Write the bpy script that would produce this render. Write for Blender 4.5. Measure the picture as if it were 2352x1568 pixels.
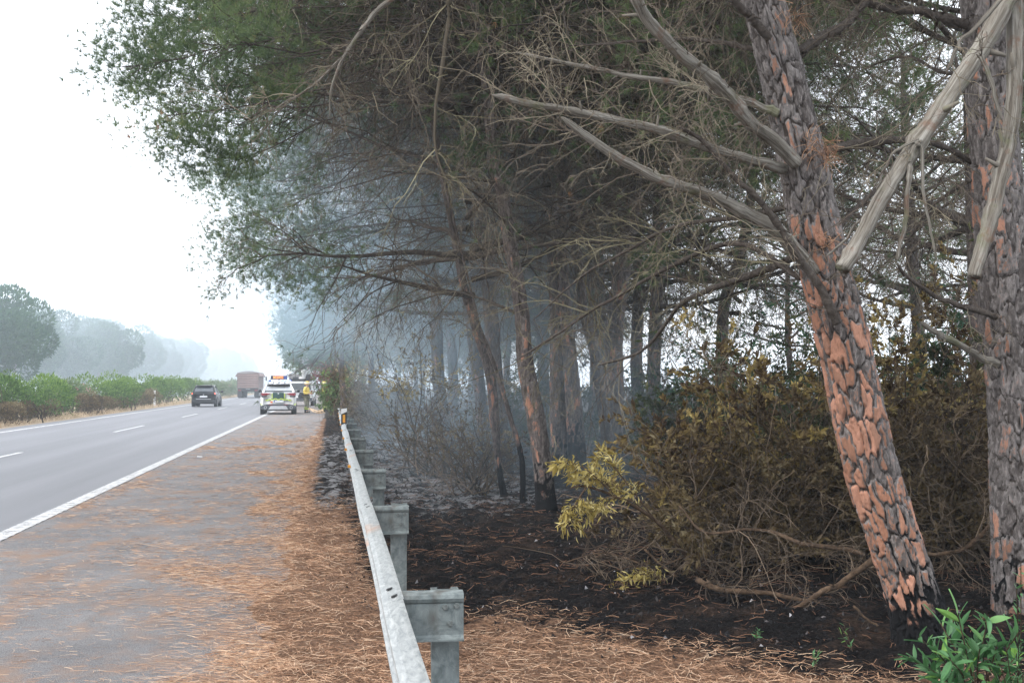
import bpy, math, random
import numpy as np
from mathutils import Vector, Matrix
random.seed(7); rng = np.random.default_rng(7)
R = math.radians
for o in list(bpy.data.objects): bpy.data.objects.remove(o)
sc = bpy.context.scene
COL = sc.collection
# ------------------------------------------------------------------ camera
F = 2900.0; W0, H0 = 2352.0, 1568.0; HC = 1.62
YAW = math.atan((1176-763)/F); PITCH = math.atan((882-784)/F)
cam = bpy.data.cameras.new('camera'); camo = bpy.data.objects.new('camera', cam); COL.objects.link(camo)
cam.sensor_width = 36; cam.lens = 36*F/W0; cam.clip_start = .05; cam.clip_end = 4000
camo.location = (0, 0, HC); camo.rotation_euler = (math.pi/2+PITCH, 0, -YAW)
sc.camera = camo
cam.dof.use_dof = False
# ------------------------------------------------------------------ sky, sun, exposure
SUN_EL, SUN_ROT = R(46), R(-118)
w = bpy.data.worlds.new('World'); sc.world = w; w.use_nodes = True
nt = w.node_tree; nt.nodes.clear()
sky = nt.nodes.new('ShaderNodeTexSky'); sky.sky_type = 'NISHITA'; sky.sun_disc = False
sky.sun_elevation = SUN_EL; sky.sun_rotation = SUN_ROT; sky.air_density = 1.0; sky.dust_density = 4; sky.ozone_density = 1
mx = nt.nodes.new('ShaderNodeMix'); mx.data_type = 'RGBA'; mx.inputs[0].default_value = .82
mx.inputs[7].default_value = (10.6, 11.1, 11.9, 1)         # white smoke and cloud veil over the sky
bg = nt.nodes.new('ShaderNodeBackground'); bg.inputs[1].default_value = .15
ow = nt.nodes.new('ShaderNodeOutputWorld')
nt.links.new(sky.outputs[0], mx.inputs[6]); nt.links.new(mx.outputs[2], bg.inputs[0]); nt.links.new(bg.outputs[0], ow.inputs[0])
sun = bpy.data.lights.new('sun', 'SUN'); sun.energy = 1.2; sun.angle = R(14); sun.color = (1, .96, .9)
suno = bpy.data.objects.new('sun', sun); COL.objects.link(suno)
_sd = Vector((math.sin(SUN_ROT)*math.cos(SUN_EL), math.cos(SUN_ROT)*math.cos(SUN_EL), math.sin(SUN_EL)))
suno.rotation_euler = _sd.to_track_quat('Z', 'Y').to_euler()
sc.view_settings.view_transform = 'Standard'; sc.view_settings.look = 'None'
sc.view_settings.exposure = 0.72; sc.view_settings.gamma = 1; sc.view_settings.use_curve_mapping = False
sc.render.engine = 'CYCLES'
sc.cycles.max_bounces = 6; sc.cycles.diffuse_bounces = 3; sc.cycles.glossy_bounces = 2; sc.cycles.transmission_bounces = 3
sc.cycles.transparent_max_bounces = 6; sc.cycles.use_light_tree = False; sc.cycles.volume_bounces = 2; sc.cycles.volume_step_rate = 3.0

# ------------------------------------------------------------------ picture point -> place
_M = camo.rotation_euler.to_matrix()
def P(px, py, D):
    return np.array(_M @ Vector(((px-W0/2)/F*D, (H0/2-py)/F*D, -D))) + np.array((0, 0, HC))
def G(px, py, z=0.0):
    d = _M @ Vector(((px-W0/2)/F, (H0/2-py)/F, -1)); t = (z-HC)/d.z
    return np.array((d.x*t, d.y*t, z))
def PP(pts, D0, D1=None):
    D1 = D0 if D1 is None else D1; n = len(pts)
    return np.array([P(x, y, D0+(D1-D0)*i/(n-1)) for i, (x, y) in enumerate(pts)])

# ------------------------------------------------------------------ noise
def _h(ix, iy, iz, s):
    n = (ix.astype(np.int64)*374761393 + iy.astype(np.int64)*668265263 + iz.astype(np.int64)*2147483647 + s*974634777) & 0xffffffff
    n = ((n ^ (n >> 13))*1274126177) & 0xffffffff; n = (n ^ (n >> 16)) & 0xffffffff
    n = (n*2246822519) & 0xffffffff; n = n ^ (n >> 15)
    return (n & 0xffffff)/float(0xffffff)
def vnoise(x, y, z=None, s=0):
    x = np.asarray(x, float); y = np.asarray(y, float); z = np.zeros_like(x) if z is None else np.asarray(z, float)
    ix, iy, iz = np.floor(x), np.floor(y), np.floor(z); fx, fy, fz = x-ix, y-iy, z-iz
    fx = fx*fx*(3-2*fx); fy = fy*fy*(3-2*fy); fz = fz*fz*(3-2*fz); r = 0
    for a in (0, 1):
        for b in (0, 1):
            for c in (0, 1):
                r = r + _h(ix+a, iy+b, iz+c, s)*(fx if a else 1-fx)*(fy if b else 1-fy)*(fz if c else 1-fz)
    return r
def fbm(x, y, z=None, s=0, o=4):
    r = 0; a = .5; t = 0; z = np.zeros_like(np.asarray(x, float)) if z is None else z
    for i in range(o): r = r+a*vnoise(x*2**i, y*2**i, z*2**i, s+i); t += a; a *= .5
    return r/t
def voro(u, v, nu, s=0):
    iu, iv = np.floor(u), np.floor(v); f1 = np.full(u.shape, 9.); f2 = np.full(u.shape, 9.); cid = np.zeros(u.shape)
    for a in (-1, 0, 1):
        for b in (-1, 0, 1):
            cu, cv = iu+a, iv+b; wu = np.mod(cu, nu); z = np.zeros_like(cu)
            jx = cu+.1+.8*_h(wu, cv, z, s); jy = cv+.1+.8*_h(wu, cv, z, s+1)
            d = np.hypot(u-jx, v-jy); c = _h(wu, cv, z, s+2)
            m = d < f1; f2 = np.where(m, f1, np.minimum(f2, d)); cid = np.where(m, c, cid); f1 = np.where(m, d, f1)
    return f1, f2, cid
def sst(a, b, x): t = np.clip((x-a)/(b-a), 0, 1); return t*t*(3-2*t)

# ------------------------------------------------------------------ mesh collecting
class Geo:
    def __init__(s): s.v = []; s.f = []; s.n = 0; s.at = {}
    def add(s, v, *faces, **at):
        v = np.asarray(v, float).reshape(-1, 3)
        for f in faces:
            f = np.asarray(f, dtype=np.int64)
            if len(f): s.f.append(f+s.n)
        s.v.append(v)
        for k in set(list(at)+list(s.at)):
            a = at.get(k, 0.)
            s.at.setdefault(k, [np.zeros(s.n)] if s.n else []).append(np.broadcast_to(np.asarray(a, float).ravel(), (len(v),)) if np.ndim(a) == 0 or np.size(a) == len(v) else np.zeros(len(v)))
        s.n += len(v); return s
    def box(s, c, d, rot=None, taper=1.0, **at):
        c = np.array(c, float); h = np.array(d, float)/2
        q = np.array([(x, y, z) for z in (-1, 1) for y in (-1, 1) for x in (-1, 1)], float)
        q[:, :2] *= np.where(q[:, 2:3] > 0, taper, 1); q = q*h
        if rot is not None: q = q @ np.array(rot).T
        return s.add(q+c, [(0, 2, 3, 1), (4, 5, 7, 6), (0, 1, 5, 4), (2, 6, 7, 3), (0, 4, 6, 2), (1, 3, 7, 5)], **at)
    def prism(s, prof, a, b, axis='x', **at):
        """closed profile (list of 2D points) pulled along an axis from a to b"""
        n = len(prof); pr = np.array(prof, float); L = []
        for t in (a, b):
            if axis == 'x': L.append(np.c_[np.full(n, t), pr])
            elif axis == 'y': L.append(np.c_[pr[:, 0], np.full(n, t), pr[:, 1]])
            else: L.append(np.c_[pr, np.full(n, t)])
        i = np.arange(n); j = (i+1) % n
        return s.add(np.vstack(L), np.c_[i, j, j+n, i+n], np.arange(n)[::-1][None], (np.arange(n)+n)[None], **at)
    def tube(s, path, rad, sides=8, cap=True, **at):
        v, q = tubes(np.array(path, float)[None], np.broadcast_to(np.array(rad, float), (len(path),))[None], sides)
        fs = [q]
        if cap: n = len(v); fs += [np.arange(sides)[::-1][None], np.arange(n-sides, n)[None]]
        return s.add(v, *fs, **at)
    def disc(s, c, r, axis, th, n=20, **at):
        c = np.array(c, float); a = np.zeros(3); a['xyz'.index(axis)] = th/2
        return s.tube([c-a, c+a], [r, r], n, **at)
    def lathe(s, c, prof, n=16, axis='z', **at):
        a = np.linspace(0, 2*math.pi, n, endpoint=False); V = []
        for r, z in prof:
            p = np.c_[r*np.cos(a), r*np.sin(a), np.full(n, z)]
            if axis == 'x': p = p[:, [2, 0, 1]]
            if axis == 'y': p = p[:, [0, 2, 1]]
            V.append(p+np.array(c, float))
        i = np.arange(n); j = (i+1) % n; m = len(prof)
        q = np.vstack([np.c_[i+k*n, j+k*n, j+(k+1)*n, i+(k+1)*n] for k in range(m-1)])
        return s.add(np.vstack(V), q, i[::-1][None], (i+(m-1)*n)[None], **at)
    def build(s, name, mat, parent=None, smooth=False, kind=None):
        me = bpy.data.meshes.new(name); V = np.vstack(s.v)
        me.vertices.add(len(V)); me.vertices.foreach_set('co', V.astype(np.float32).ravel())
        lt = np.concatenate([np.full(len(f), f.shape[1]) for f in s.f]); li = np.concatenate([f.ravel() for f in s.f])
        me.loops.add(len(li)); me.loops.foreach_set('vertex_index', li.astype(np.int32))
        me.polygons.add(len(lt)); me.polygons.foreach_set('loop_start', np.r_[0, np.cumsum(lt)[:-1]].astype(np.int32))
        try: me.polygons.foreach_set('loop_total', lt.astype(np.int32))
        except Exception: pass
        me.polygons.foreach_set('use_smooth', np.full(len(lt), smooth))
        for k, L in s.at.items():
            me.attributes.new(k, 'FLOAT', 'POINT').data.foreach_set('value', np.concatenate(L).astype(np.float32))
        me.update(calc_edges=True)
        if mat: me.materials.append(mat)
        o = bpy.data.objects.new(name, me); COL.objects.link(o)
        if parent: o.parent = parent
        if kind: o['kind'] = kind
        return o
def tubes(paths, rad, sides):
    """paths (N,P,3), rad (N,P) -> verts, quads; sides 2 = ribbon"""
    N, Pn, _ = paths.shape
    t = np.empty_like(paths); t[:, 1:-1] = paths[:, 2:]-paths[:, :-2]; t[:, 0] = paths[:, 1]-paths[:, 0]; t[:, -1] = paths[:, -1]-paths[:, -2]
    t /= np.linalg.norm(t, axis=2, keepdims=True)+1e-9
    ch = paths[:, -1]-paths[:, 0]; ch /= np.linalg.norm(ch, axis=1, keepdims=True)+1e-9
    if sides == 2: ref = rng.normal(size=(N, 3))
    else: ref = np.where(np.abs(ch[:, 2:3]) > .8, np.array([[0, 1., 0]]), np.array([[0, 0, 1.]]))
    ref = ref[:, None, :]
    a = np.cross(t, ref); a /= np.linalg.norm(a, axis=2, keepdims=True)+1e-9; b = np.cross(t, a)
    if sides == 2:
        v = np.stack([paths-a*rad[..., None], paths+a*rad[..., None]], 2)
    else:
        an = np.linspace(0, 2*math.pi, sides, endpoint=False)
        v = paths[:, :, None]+(a[:, :, None]*np.cos(an)[None, None, :, None]+b[:, :, None]*np.sin(an)[None, None, :, None])*rad[:, :, None, None]
    base = (np.arange(N)*Pn*sides)[:, None, None]; k = (np.arange(Pn-1)*sides)[None, :, None]; i = np.arange(1 if sides == 2 else sides)[None, None]
    j = (i+1) % sides; o = base+k
    q = np.stack([o+i, o+j, o+j+sides, o+i+sides], -1).reshape(-1, 4)
    return v.reshape(-1, 3), q
def smoothpath(pts, n, rad=None):
    pts = np.array(pts, float); m = len(pts); x = np.concatenate([2*pts[:1]-pts[1:2], pts, 2*pts[-1:]-pts[-2:-1]])
    T = np.linspace(0, m-1, n); k = np.minimum(T.astype(int), m-2); f = (T-k)[:, None]
    a, b, c, d = x[k], x[k+1], x[k+2], x[k+3]
    out = .5*((2*b)+(-a+c)*f+(2*a-5*b+4*c-d)*f**2+(-a+3*b-3*c+d)*f**3)
    if rad is None: return out
    return out, np.interp(T, np.arange(m), rad)
def unit(v): return v/(np.linalg.norm(v, axis=-1, keepdims=True)+1e-9)
def grow(st, di, ln, Pn, wig=.25, grav=0., r=None):
    r = r or rng; N = len(st); out = np.empty((N, Pn, 3)); p = np.array(st, float); d = unit(np.array(di, float)); out[:, 0] = p
    stp = (np.broadcast_to(ln, (N,))/(Pn-1))[:, None]
    for i in range(1, Pn):
        p = p+d*stp; out[:, i] = p; d = d+r.normal(size=(N, 3))*wig; d[:, 2] += grav; d = unit(d)
    return out
def kids(par, k, t0, t1, ang, r=None, flat=0.):
    """k children per parent path: start points, directions, position along"""
    r = r or rng; N, Pn, _ = par.shape; t = r.uniform(t0, t1, (N, k)); x = t*(Pn-1); i = np.minimum(x.astype(int), Pn-2); f = (x-i)[..., None]
    n = np.arange(N)[:, None]; a, b = par[n, i], par[n, i+1]; p = a*(1-f)+b*f; tg = unit(b-a)
    pr = r.normal(size=(N, k, 3)); pr[..., 2] *= (1-flat); pr = unit(pr-tg*(pr*tg).sum(-1, keepdims=True))
    an = r.normal(ang, .2, (N, k))[..., None]
    return p.reshape(-1, 3), unit(tg*np.cos(an)+pr*np.sin(an)).reshape(-1, 3), t.ravel()
def taper(N, Pn, r0, r1): return np.linspace(1, 0, Pn)[None]*(np.broadcast_to(r0, (N,))[:, None]-r1)+r1
def addt(g, paths, rad, sides, **at):
    at = {k: (np.repeat(v, paths.shape[1]*sides) if np.ndim(v) == 1 else v) for k, v in at.items()}
    v, q = tubes(paths, rad, sides); g.add(v, q, **at)
def leaves(g, p, d, ln, wd, r=None, bend=.0, **at):
    """pointed four-corner leaves"""
    r = r or rng; N = len(p); d = unit(d); s = unit(np.cross(d, r.normal(size=(N, 3)))); n = np.cross(d, s)
    ln = np.broadcast_to(ln, (N,))[:, None]; wd = np.broadcast_to(wd, (N,))[:, None]
    v = np.stack([p, p+d*ln*.45+s*wd*.5+n*ln*bend, p+d*ln, p+d*ln*.45-s*wd*.5+n*ln*bend], 1)
    q = (np.arange(N)*4)[:, None]+np.arange(4)[None]
    at = {k: (np.repeat(x, 4) if np.ndim(x) == 1 else x) for k, x in at.items()}
    g.add(v.reshape(-1, 3), q, **at)
def needles(g, p, d, k, ln, wd, spread=.7, r=None, tint=None):
    r = r or rng; N = len(p); dd = unit(np.repeat(unit(d), k, 0)+r.normal(size=(N*k, 3))*spread); pp = np.repeat(p, k, 0)
    L = ln*r.uniform(.7, 1.15, (N*k, 1)); s = unit(np.cross(dd, r.normal(size=(N*k, 3))))*wd
    dr = np.array([[0, 0, -1.]])*L*.12
    v = np.stack([pp-s*.5, pp+s*.5, pp+dd*L+dr], 1); f = (np.arange(N*k)*3)[:, None]+np.arange(3)[None]
    tt = r.uniform(0, 1, N) if tint is None else tint
    g.add(v.reshape(-1, 3), f, tint=np.repeat(tt, k*3))

# ------------------------------------------------------------------ naming
def tag(o, label=None, cat=None, group=None, kind=None):
    if label: o['label'] = label
    if cat: o['category'] = cat
    if group: o['group'] = group
    if kind: o['kind'] = kind
    return o
def empty(name, loc=(0, 0, 0), rz=0, **k):
    o = bpy.data.objects.new(name, None); COL.objects.link(o); o.location = loc; o.rotation_euler = (0, 0, rz); o.empty_display_size = .2
    return tag(o, **k)
def dup(o, parent=None):
    c = o.copy(); COL.objects.link(c)
    if parent: c.parent = parent
    for ch in o.children: dup(ch, c)
    return c
def share(name, me, parent, loc=(0, 0, 0), rot=(0, 0, 0), scl=(1, 1, 1), kind=None):
    o = bpy.data.objects.new(name, me); COL.objects.link(o); o.parent = parent; o.location = loc; o.rotation_euler = rot; o.scale = scl
    if kind: o['kind'] = kind
    return o

# ------------------------------------------------------------------ materials
class MB:
    def __init__(s, name, rough=.8, spec=.3, metal=0.):
        s.m = bpy.data.materials.new(name); s.m.use_nodes = True; s.t = s.m.node_tree; s.b = s.t.nodes['Principled BSDF']; s.o = s.t.nodes['Material Output']
        s.b.inputs['Roughness'].default_value = rough; s.b.inputs['Specular IOR Level'].default_value = spec; s.b.inputs['Metallic'].default_value = metal
    def n(s, t, **k):
        x = s.t.nodes.new(t)
        for a, b in k.items(): setattr(x, a, b)
        return x
    def l(s, a, b): s.t.links.new(a, b)
    def pos(s, scale=(1, 1, 1), obj=True):
        tc = s.n('ShaderNodeTexCoord'); mp = s.n('ShaderNodeMapping'); mp.inputs['Scale'].default_value = scale
        s.l(tc.outputs['Object'], mp.inputs[0]); return mp.outputs[0]
    def noise(s, scale, detail=5, rough=.6, vec=None, dist=0.):
        x = s.n('ShaderNodeTexNoise'); x.inputs['Scale'].default_value = scale; x.inputs['Detail'].default_value = detail; x.inputs['Roughness'].default_value = rough; x.inputs['Distortion'].default_value = dist
        s.l(vec if vec is not None else s.pos(), x.inputs['Vector']); return x.outputs['Fac']
    def vor(s, scale, vec=None, feature='F1'):
        x = s.n('ShaderNodeTexVoronoi', feature=feature); x.inputs['Scale'].default_value = scale
        s.l(vec if vec is not None else s.pos(), x.inputs['Vector']); return x
    def attr(s, name): x = s.n('ShaderNodeAttribute'); x.attribute_name = name; return x.outputs['Fac']
    def rnd(s): return s.n('ShaderNodeObjectInfo').outputs['Random']
    def ramp(s, fac, stops, interp='LINEAR'):
        x = s.n('ShaderNodeValToRGB'); s.l(fac, x.inputs[0]); x.color_ramp.interpolation = interp; e = x.color_ramp.elements
        while len(e) < len(stops): e.new(.5)
        for q, (p, c) in zip(e, stops): q.position = p; q.color = (*c, 1) if len(c) == 3 else c
        return x.outputs[0]
    def rng(s, v, a, b, c=0., d=1.):
        x = s.n('ShaderNodeMapRange'); x.clamp = True; s.l(v, x.inputs[0])
        for i, q in enumerate((a, b, c, d)): x.inputs[i+1].default_value = q
        return x.outputs[0]
    def math(s, op, a, b=None, clamp=False):
        x = s.n('ShaderNodeMath', operation=op); x.use_clamp = clamp
        for i, q in enumerate((a, b)):
            if q is None: continue
            if isinstance(q, (int, float)): x.inputs[i].default_value = q
            else: s.l(q, x.inputs[i])
        return x.outputs[0]
    def mix(s, fac, a, b, mode='MIX'):
        x = s.n('ShaderNodeMix', data_type='RGBA', blend_type=mode)
        for i, q in ((0, fac), (6, a), (7, b)):
            if isinstance(q, tuple): x.inputs[i].default_value = (*q, 1)
            elif isinstance(q, (int, float)): x.inputs[i].default_value = q
            else: s.l(q, x.inputs[i])
        return x.outputs[2]
    def color(s, c):
        if isinstance(c, tuple): s.b.inputs['Base Color'].default_value = (*c, 1)
        else: s.l(c, s.b.inputs['Base Color'])
        return s
    def bump(s, h, strength=.5, dist=.01):
        x = s.n('ShaderNodeBump'); x.inputs['Strength'].default_value = strength; x.inputs['Distance'].default_value = dist
        s.l(h, x.inputs['Height']); s.l(x.outputs[0], s.b.inputs['Normal']); return s
    def roughness(s, v): s.l(v, s.b.inputs['Roughness']); return s
    def translucent(s, col, fac=.4):
        t = s.n('ShaderNodeBsdfTranslucent'); m = s.n('ShaderNodeMixShader'); m.inputs[0].default_value = fac
        s.l(col, t.inputs[0]) if not isinstance(col, tuple) else setattr(t.inputs[0], 'default_value', (*col, 1))
        s.l(s.b.outputs[0], m.inputs[1]); s.l(t.outputs[0], m.inputs[2]); s.l(m.outputs[0], s.o.inputs[0]); return s
def plain(name, c, rough=.5, spec=.4, metal=0., var=.15, sc_=6.):
    b = MB(name, rough, spec, metal); n = b.noise(sc_, 5)
    lo = tuple(x*(1-var) for x in c); hi = tuple(min(1, x*(1+var)) for x in c)
    return b.color(b.ramp(n, [(.3, lo), (.7, hi)])).m
def glow(name, c, st):
    b = MB(name); b.color((.02, .02, .02)); b.b.inputs['Emission Color'].default_value = (*c, 1); b.b.inputs['Emission Strength'].default_value = st; b.m.cycles.emission_sampling = 'NONE'; return b.m
def tintmat(name, stops, rough=.75, trans=0., spec=.2, obj=0.):
    b = MB(name, rough, spec); f = b.attr('tint')
    if obj: f = b.math('ADD', b.math('MULTIPLY', f, 1-obj), b.math('MULTIPLY', b.rnd(), obj))
    c = b.ramp(f, stops); b.color(c)
    if trans: b.translucent(c, trans)
    return b.m
M = {}
# asphalt of the lanes: grey, wheel tracks, fine aggregate
b = MB('asphalt_lane', .62, .45); ag = b.noise(230, 3, .7); big = b.math('ADD', b.noise(1., 5, .6, b.pos((1.3, .03, 1))), b.math('ADD', b.math('MULTIPLY', b.math('SUBTRACT', b.noise(.35, 6, .65, b.pos((1, .25, 1))), .5), .4), b.math('MULTIPLY', b.math('SUBTRACT', b.noise(.75, 2, .5, b.pos((1, .004, 1))), .5), 1.1)))
c = b.mix(b.rng(big, .35, .65), (.068, .07, .078), (.165, .168, .182)); c = b.mix(b.rng(ag, .35, .75), c, (.19, .19, .2)); c = b.mix(b.rng(ag, .42, .3), c, (.05, .05, .055))
b.color(c).bump(ag, .5, .004).roughness(b.rng(big, .3, .7, .62, .78)); M['lane'] = b.m
# coarse worn asphalt of the hard shoulder
b = MB('asphalt_shoulder', .85, .25); ag = b.vor(150).outputs['Distance']; big = b.noise(.9, 6, .6); crk = b.noise(.4, 3, .5, b.pos((1, .6, 1)), .3)
c = b.mix(b.rng(big, .35, .68), (.15, .14, .135), (.3, .283, .27)); c = b.mix(b.rng(ag, .1, .75), b.mix(.55, c, (.4, .395, .41)), b.mix(.6, c, (.03, .03, .032)))
c = b.mix(b.rng(b.noise(2.3, 6, .65, b.pos((1, .5, 1))), .47, .66, 0, .7), c, (.27, .165, .105))
c = b.mix(b.rng(b.noise(.8, 6, .7, b.pos((1, .35, 1))), .6, .7, 0, .45), c, (.05, .048, .048))
b.color(c).bump(ag, .8, .008); M['shoulder'] = b.m
# worn white road paint
b = MB('road_paint', .7, .3); n = b.noise(60, 5, .7); n2 = b.noise(7, 5, .6)
c = b.ramp(b.math('ADD', b.math('MULTIPLY', n, .5), b.math('MULTIPLY', n2, .5)), [(.4, (.16, .16, .16)), (.47, (.42, .42, .42)), (.6, (.62, .62, .62))])
b.color(c).bump(n, .4, .004); M['paint_line'] = b.m
# galvanised steel
b = MB('galvanised_steel', .55, .5, .25); n = b.noise(9, 6, .65, b.pos((1, 1, 1)), 1.2); v = b.noise(26, 5, .6)
c = b.mix(b.rng(n, .35, .68), (.3, .33, .33), (.52, .55, .55)); c = b.mix(b.rng(v, .6, .74, 0, .75), c, (.13, .15, .15)); c = b.mix(b.rng(b.noise(3.2, 6, .7), .6, .75, 0, .6), c, (.2, .15, .11))
b.color(c).bump(v, .15, .003); M['steel'] = b.m
b = MB('dirty_shaded_steel', .7, .4, .15); n = b.noise(11, 6, .65, None, 1.5); v = b.noise(3, 5, .6, b.pos((3, 3, 1)))
c = b.mix(b.rng(n, .35, .68), (.1, .12, .12), (.24, .27, .265)); c = b.mix(b.rng(v, .5, .7, 0, .8), c, (.07, .06, .05))  # shade of block faces is put into the base tone; brown patches are grime
b.color(c).bump(n, .2, .003); M['dirty_shaded_steel'] = b.m
# rail beam: streaked along
b = MB('rail_steel', .5, .5, .2); n = b.noise(14, 6, .65, b.pos((3, .7, 3)), 1.); v = b.noise(60, 4, .6, b.pos((1, .25, 1)), 1.5)
c = b.mix(b.rng(n, .36, .66), (.22, .235, .235), (.42, .43, .42)); c = b.mix(b.rng(v, .6, .72, 0, .55), c, (.2, .21, .21))
c = b.mix(b.rng(b.noise(.6, 4, .6), .64, .7, 0, .6), c, (.42, .2, .09)); b.color(c).bump(v, .15, .002); M['rail'] = b.m
# ground: needle litter / charred soil / ash, masked by attributes + noise
b = MB('forest_floor', .95, .1); burn = b.attr('burn'); ash = b.attr('ash'); n1 = b.noise(5, 8, .7); n2 = b.noise(42, 6, .7); n3 = b.noise(1.1, 5, .6)
lit = b.ramp(n2, [(.3, (.035, .022, .018)), (.5, (.21, .12, .075)), (.7, (.42, .25, .155))]); ch = b.ramp(n2, [(.35, (.003, .003, .004)), (.56, (.012, .01, .01)), (.72, (.045, .03, .024))])
as_ = b.ramp(n2, [(.3, (.13, .13, .135)), (.6, (.36, .36, .37))])
f = b.math('ADD', burn, b.math('MULTIPLY', b.math('SUBTRACT', n1, .5), 1.5)); ch = b.mix(b.rng(b.noise(2.2, 7, .7), .5, .62, 0, .75), ch, b.ramp(n2, [(.35, (.02, .014, .011)), (.6, (.075, .048, .034)), (.8, (.15, .1, .07))])); ch = b.mix(b.rng(b.noise(14, 6, .7), .64, .72, 0, .6), ch, (.14, .135, .14)); c = b.mix(b.rng(f, .38, .62), lit, ch)
f2 = b.math('ADD', ash, b.math('MULTIPLY', b.math('SUBTRACT', b.noise(3.2, 7, .72), .5), 2.6)); c = b.mix(b.rng(f2, .52, .8), c, as_)
b.color(c).bump(n2, 1, .06); M['floor'] = b.m
b = MB('dry_verge', .95, .1); n2 = b.noise(9, 6, .7); b.color(b.ramp(n2, [(.3, (.2, .15, .1)), (.6, (.38, .3, .21)), (.8, (.5, .41, .3))])).bump(n2, .6, .05); M['verge'] = b.m
b = MB('woodland_soil', .95, .1); n2 = b.noise(3, 6, .7); b.color(b.ramp(n2, [(.3, (.016, .014, .013)), (.6, (.045, .038, .03)), (.8, (.1, .08, .055))])).bump(n2, .6, .05); M['soil'] = b.m
# bark driven by plate attributes
def bark(name, orange, grey0, grey1, chh):
    b = MB(name, .9, .15); cell = b.attr('cell'); crack = b.attr('crack'); org = b.attr('org'); chr_ = b.attr('char'); nz = b.noise(38, 7, .68, b.pos((1, 1, .35)), .6); n2 = b.noise(140, 4, .6, b.pos((1, 1, .3)))
    g = b.mix(b.rng(cell, 0, 1), grey0, grey1); g = b.mix(b.rng(nz, .3, .5), tuple(x*.45 for x in grey0), g); g = b.mix(b.rng(nz, .5, .72, 0, .8), g, tuple(min(1, x*1.9) for x in grey1))
    oc = b.mix(b.rng(nz, .3, .7), tuple(x*.58 for x in orange), orange); oc = b.mix(b.rng(cell, .55, 1.0, 0, .8), oc, tuple(x*q for x, q in zip(orange, (1.22, 1.32, 1.45)))); oc = b.mix(b.rng(b.attr('c2'), .6, .75, 0, .55), oc, (.2, .115, .08)); oc = b.mix(b.rng(n2, .5, .7, 0, .45), oc, (.16, .1, .075))
    f = b.math('ADD', org, b.math('MULTIPLY', b.math('ADD', b.math('MULTIPLY', b.math('SUBTRACT', n2, .5), .35), b.math('MULTIPLY', b.math('SUBTRACT', nz, .5), .6)), 1.0)); c = b.mix(b.rng(f, .46, .54), g, oc)
    c = b.mix(b.rng(crack, .4, .1, 0, .9), c, (.05, .04, .035))
    k = b.math('ADD', chr_, b.math('MULTIPLY', b.math('SUBTRACT', b.noise(5, 6, .7), .5), 1.5)); c = b.mix(b.rng(k, .45, .62), c, (.009, .009, .01))
    b.color(c).bump(b.math('ADD', nz, b.math('MULTIPLY', n2, .4)), .7, .012); return b.m
M['bark'] = bark('pine_bark', (.42, .205, .13), (.11, .095, .088), (.22, .2, .19), 0)
M['bark_dark'] = bark('pine_bark_brown', (.36, .17, .105), (.07, .058, .052), (.14, .12, .112), 0)
b = MB('pine_limb_bark', .9, .15); nz = b.noise(24, 6, .7, b.pos((1, 1, 1)), 1.); b.color(b.ramp(nz, [(.3, (.035, .028, .024)), (.55, (.09, .075, .064)), (.8, (.17, .15, .125))])).bump(nz, .7, .015); M['limb'] = b.m
b = MB('weathered_limb', .85, .2); cx = b.n('ShaderNodeCombineXYZ'); [b.l(b.attr(q), cx.inputs[k]) for k, q in enumerate(('ca', 'sa', 'al'))]
nz = b.noise(2.2, 6, .65, cx.outputs[0], .4); n2 = b.noise(7, 6, .7, cx.outputs[0], .8); n3 = b.noise(9, 5, .7)
c = b.ramp(nz, [(.32, (.09, .075, .06)), (.48, (.2, .18, .15)), (.66, (.36, .34, .3))]); c = b.mix(b.rng(n3, .56, .66, 0, .65), c, (.19, .105, .07)); c = b.mix(b.rng(b.noise(6, 4, .6), .56, .68, 0, .6), c, (.15, .16, .08)); c = b.mix(b.rng(n2, .56, .66, 0, .85), c, (.045, .036, .03))
b.color(c).bump(b.math('ADD', n2, nz), .8, .01); M['dead'] = b.m
M['twig'] = tintmat('pine_twigs', [(0, (.06, .046, .037)), (.4, (.14, .112, .088)), (.7, (.22, .185, .135)), (1, (.32, .28, .2))], .85, .12)
M['twig_pale'] = tintmat('lichen_twigs', [(0, (.07, .058, .042)), (.5, (.15, .13, .082)), (1, (.27, .245, .155))], .85)
M['brush'] = tintmat('scorched_brush', [(0, (.02, .016, .013)), (.4, (.07, .052, .038)), (.8, (.16, .12, .085)), (1, (.27, .2, .14))], .85)
b = MB('char_wood', .9, .15); nz = b.noise(20, 6, .7); b.color(b.ramp(nz, [(.3, (.02, .015, .012)), (.55, (.1, .066, .043)), (.8, (.21, .145, .095))])).bump(nz, .6, .01); M['stem'] = b.m
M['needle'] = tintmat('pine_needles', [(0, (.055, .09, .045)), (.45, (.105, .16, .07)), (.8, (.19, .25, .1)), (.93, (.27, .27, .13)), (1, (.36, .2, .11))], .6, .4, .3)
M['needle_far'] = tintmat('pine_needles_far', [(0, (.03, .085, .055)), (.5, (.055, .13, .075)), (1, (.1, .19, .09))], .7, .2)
M['litter'] = tintmat('fallen_needles', [(0, (.1, .05, .03)), (.3, (.31, .17, .1)), (.7, (.55, .33, .2)), (1, (.72, .54, .38))], .75)
M['scorch'] = tintmat('scorched_leaves', [(0, (.06, .035, .02)), (.3, (.18, .125, .05)), (.6, (.34, .26, .085)), (.85, (.54, .42, .14)), (1, (.62, .54, .32))], .6, .35, .35)
M['scorch_brown'] = tintmat('brown_leaves', [(0, (.035, .025, .018)), (.4, (.11, .078, .04)), (.8, (.2, .15, .075)), (1, (.32, .27, .16))], .7, .3)
M['redleaf'] = tintmat('reddish_leaves', [(0, (.1, .03, .04)), (1, (.35, .09, .1))], .6, .3)
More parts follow.
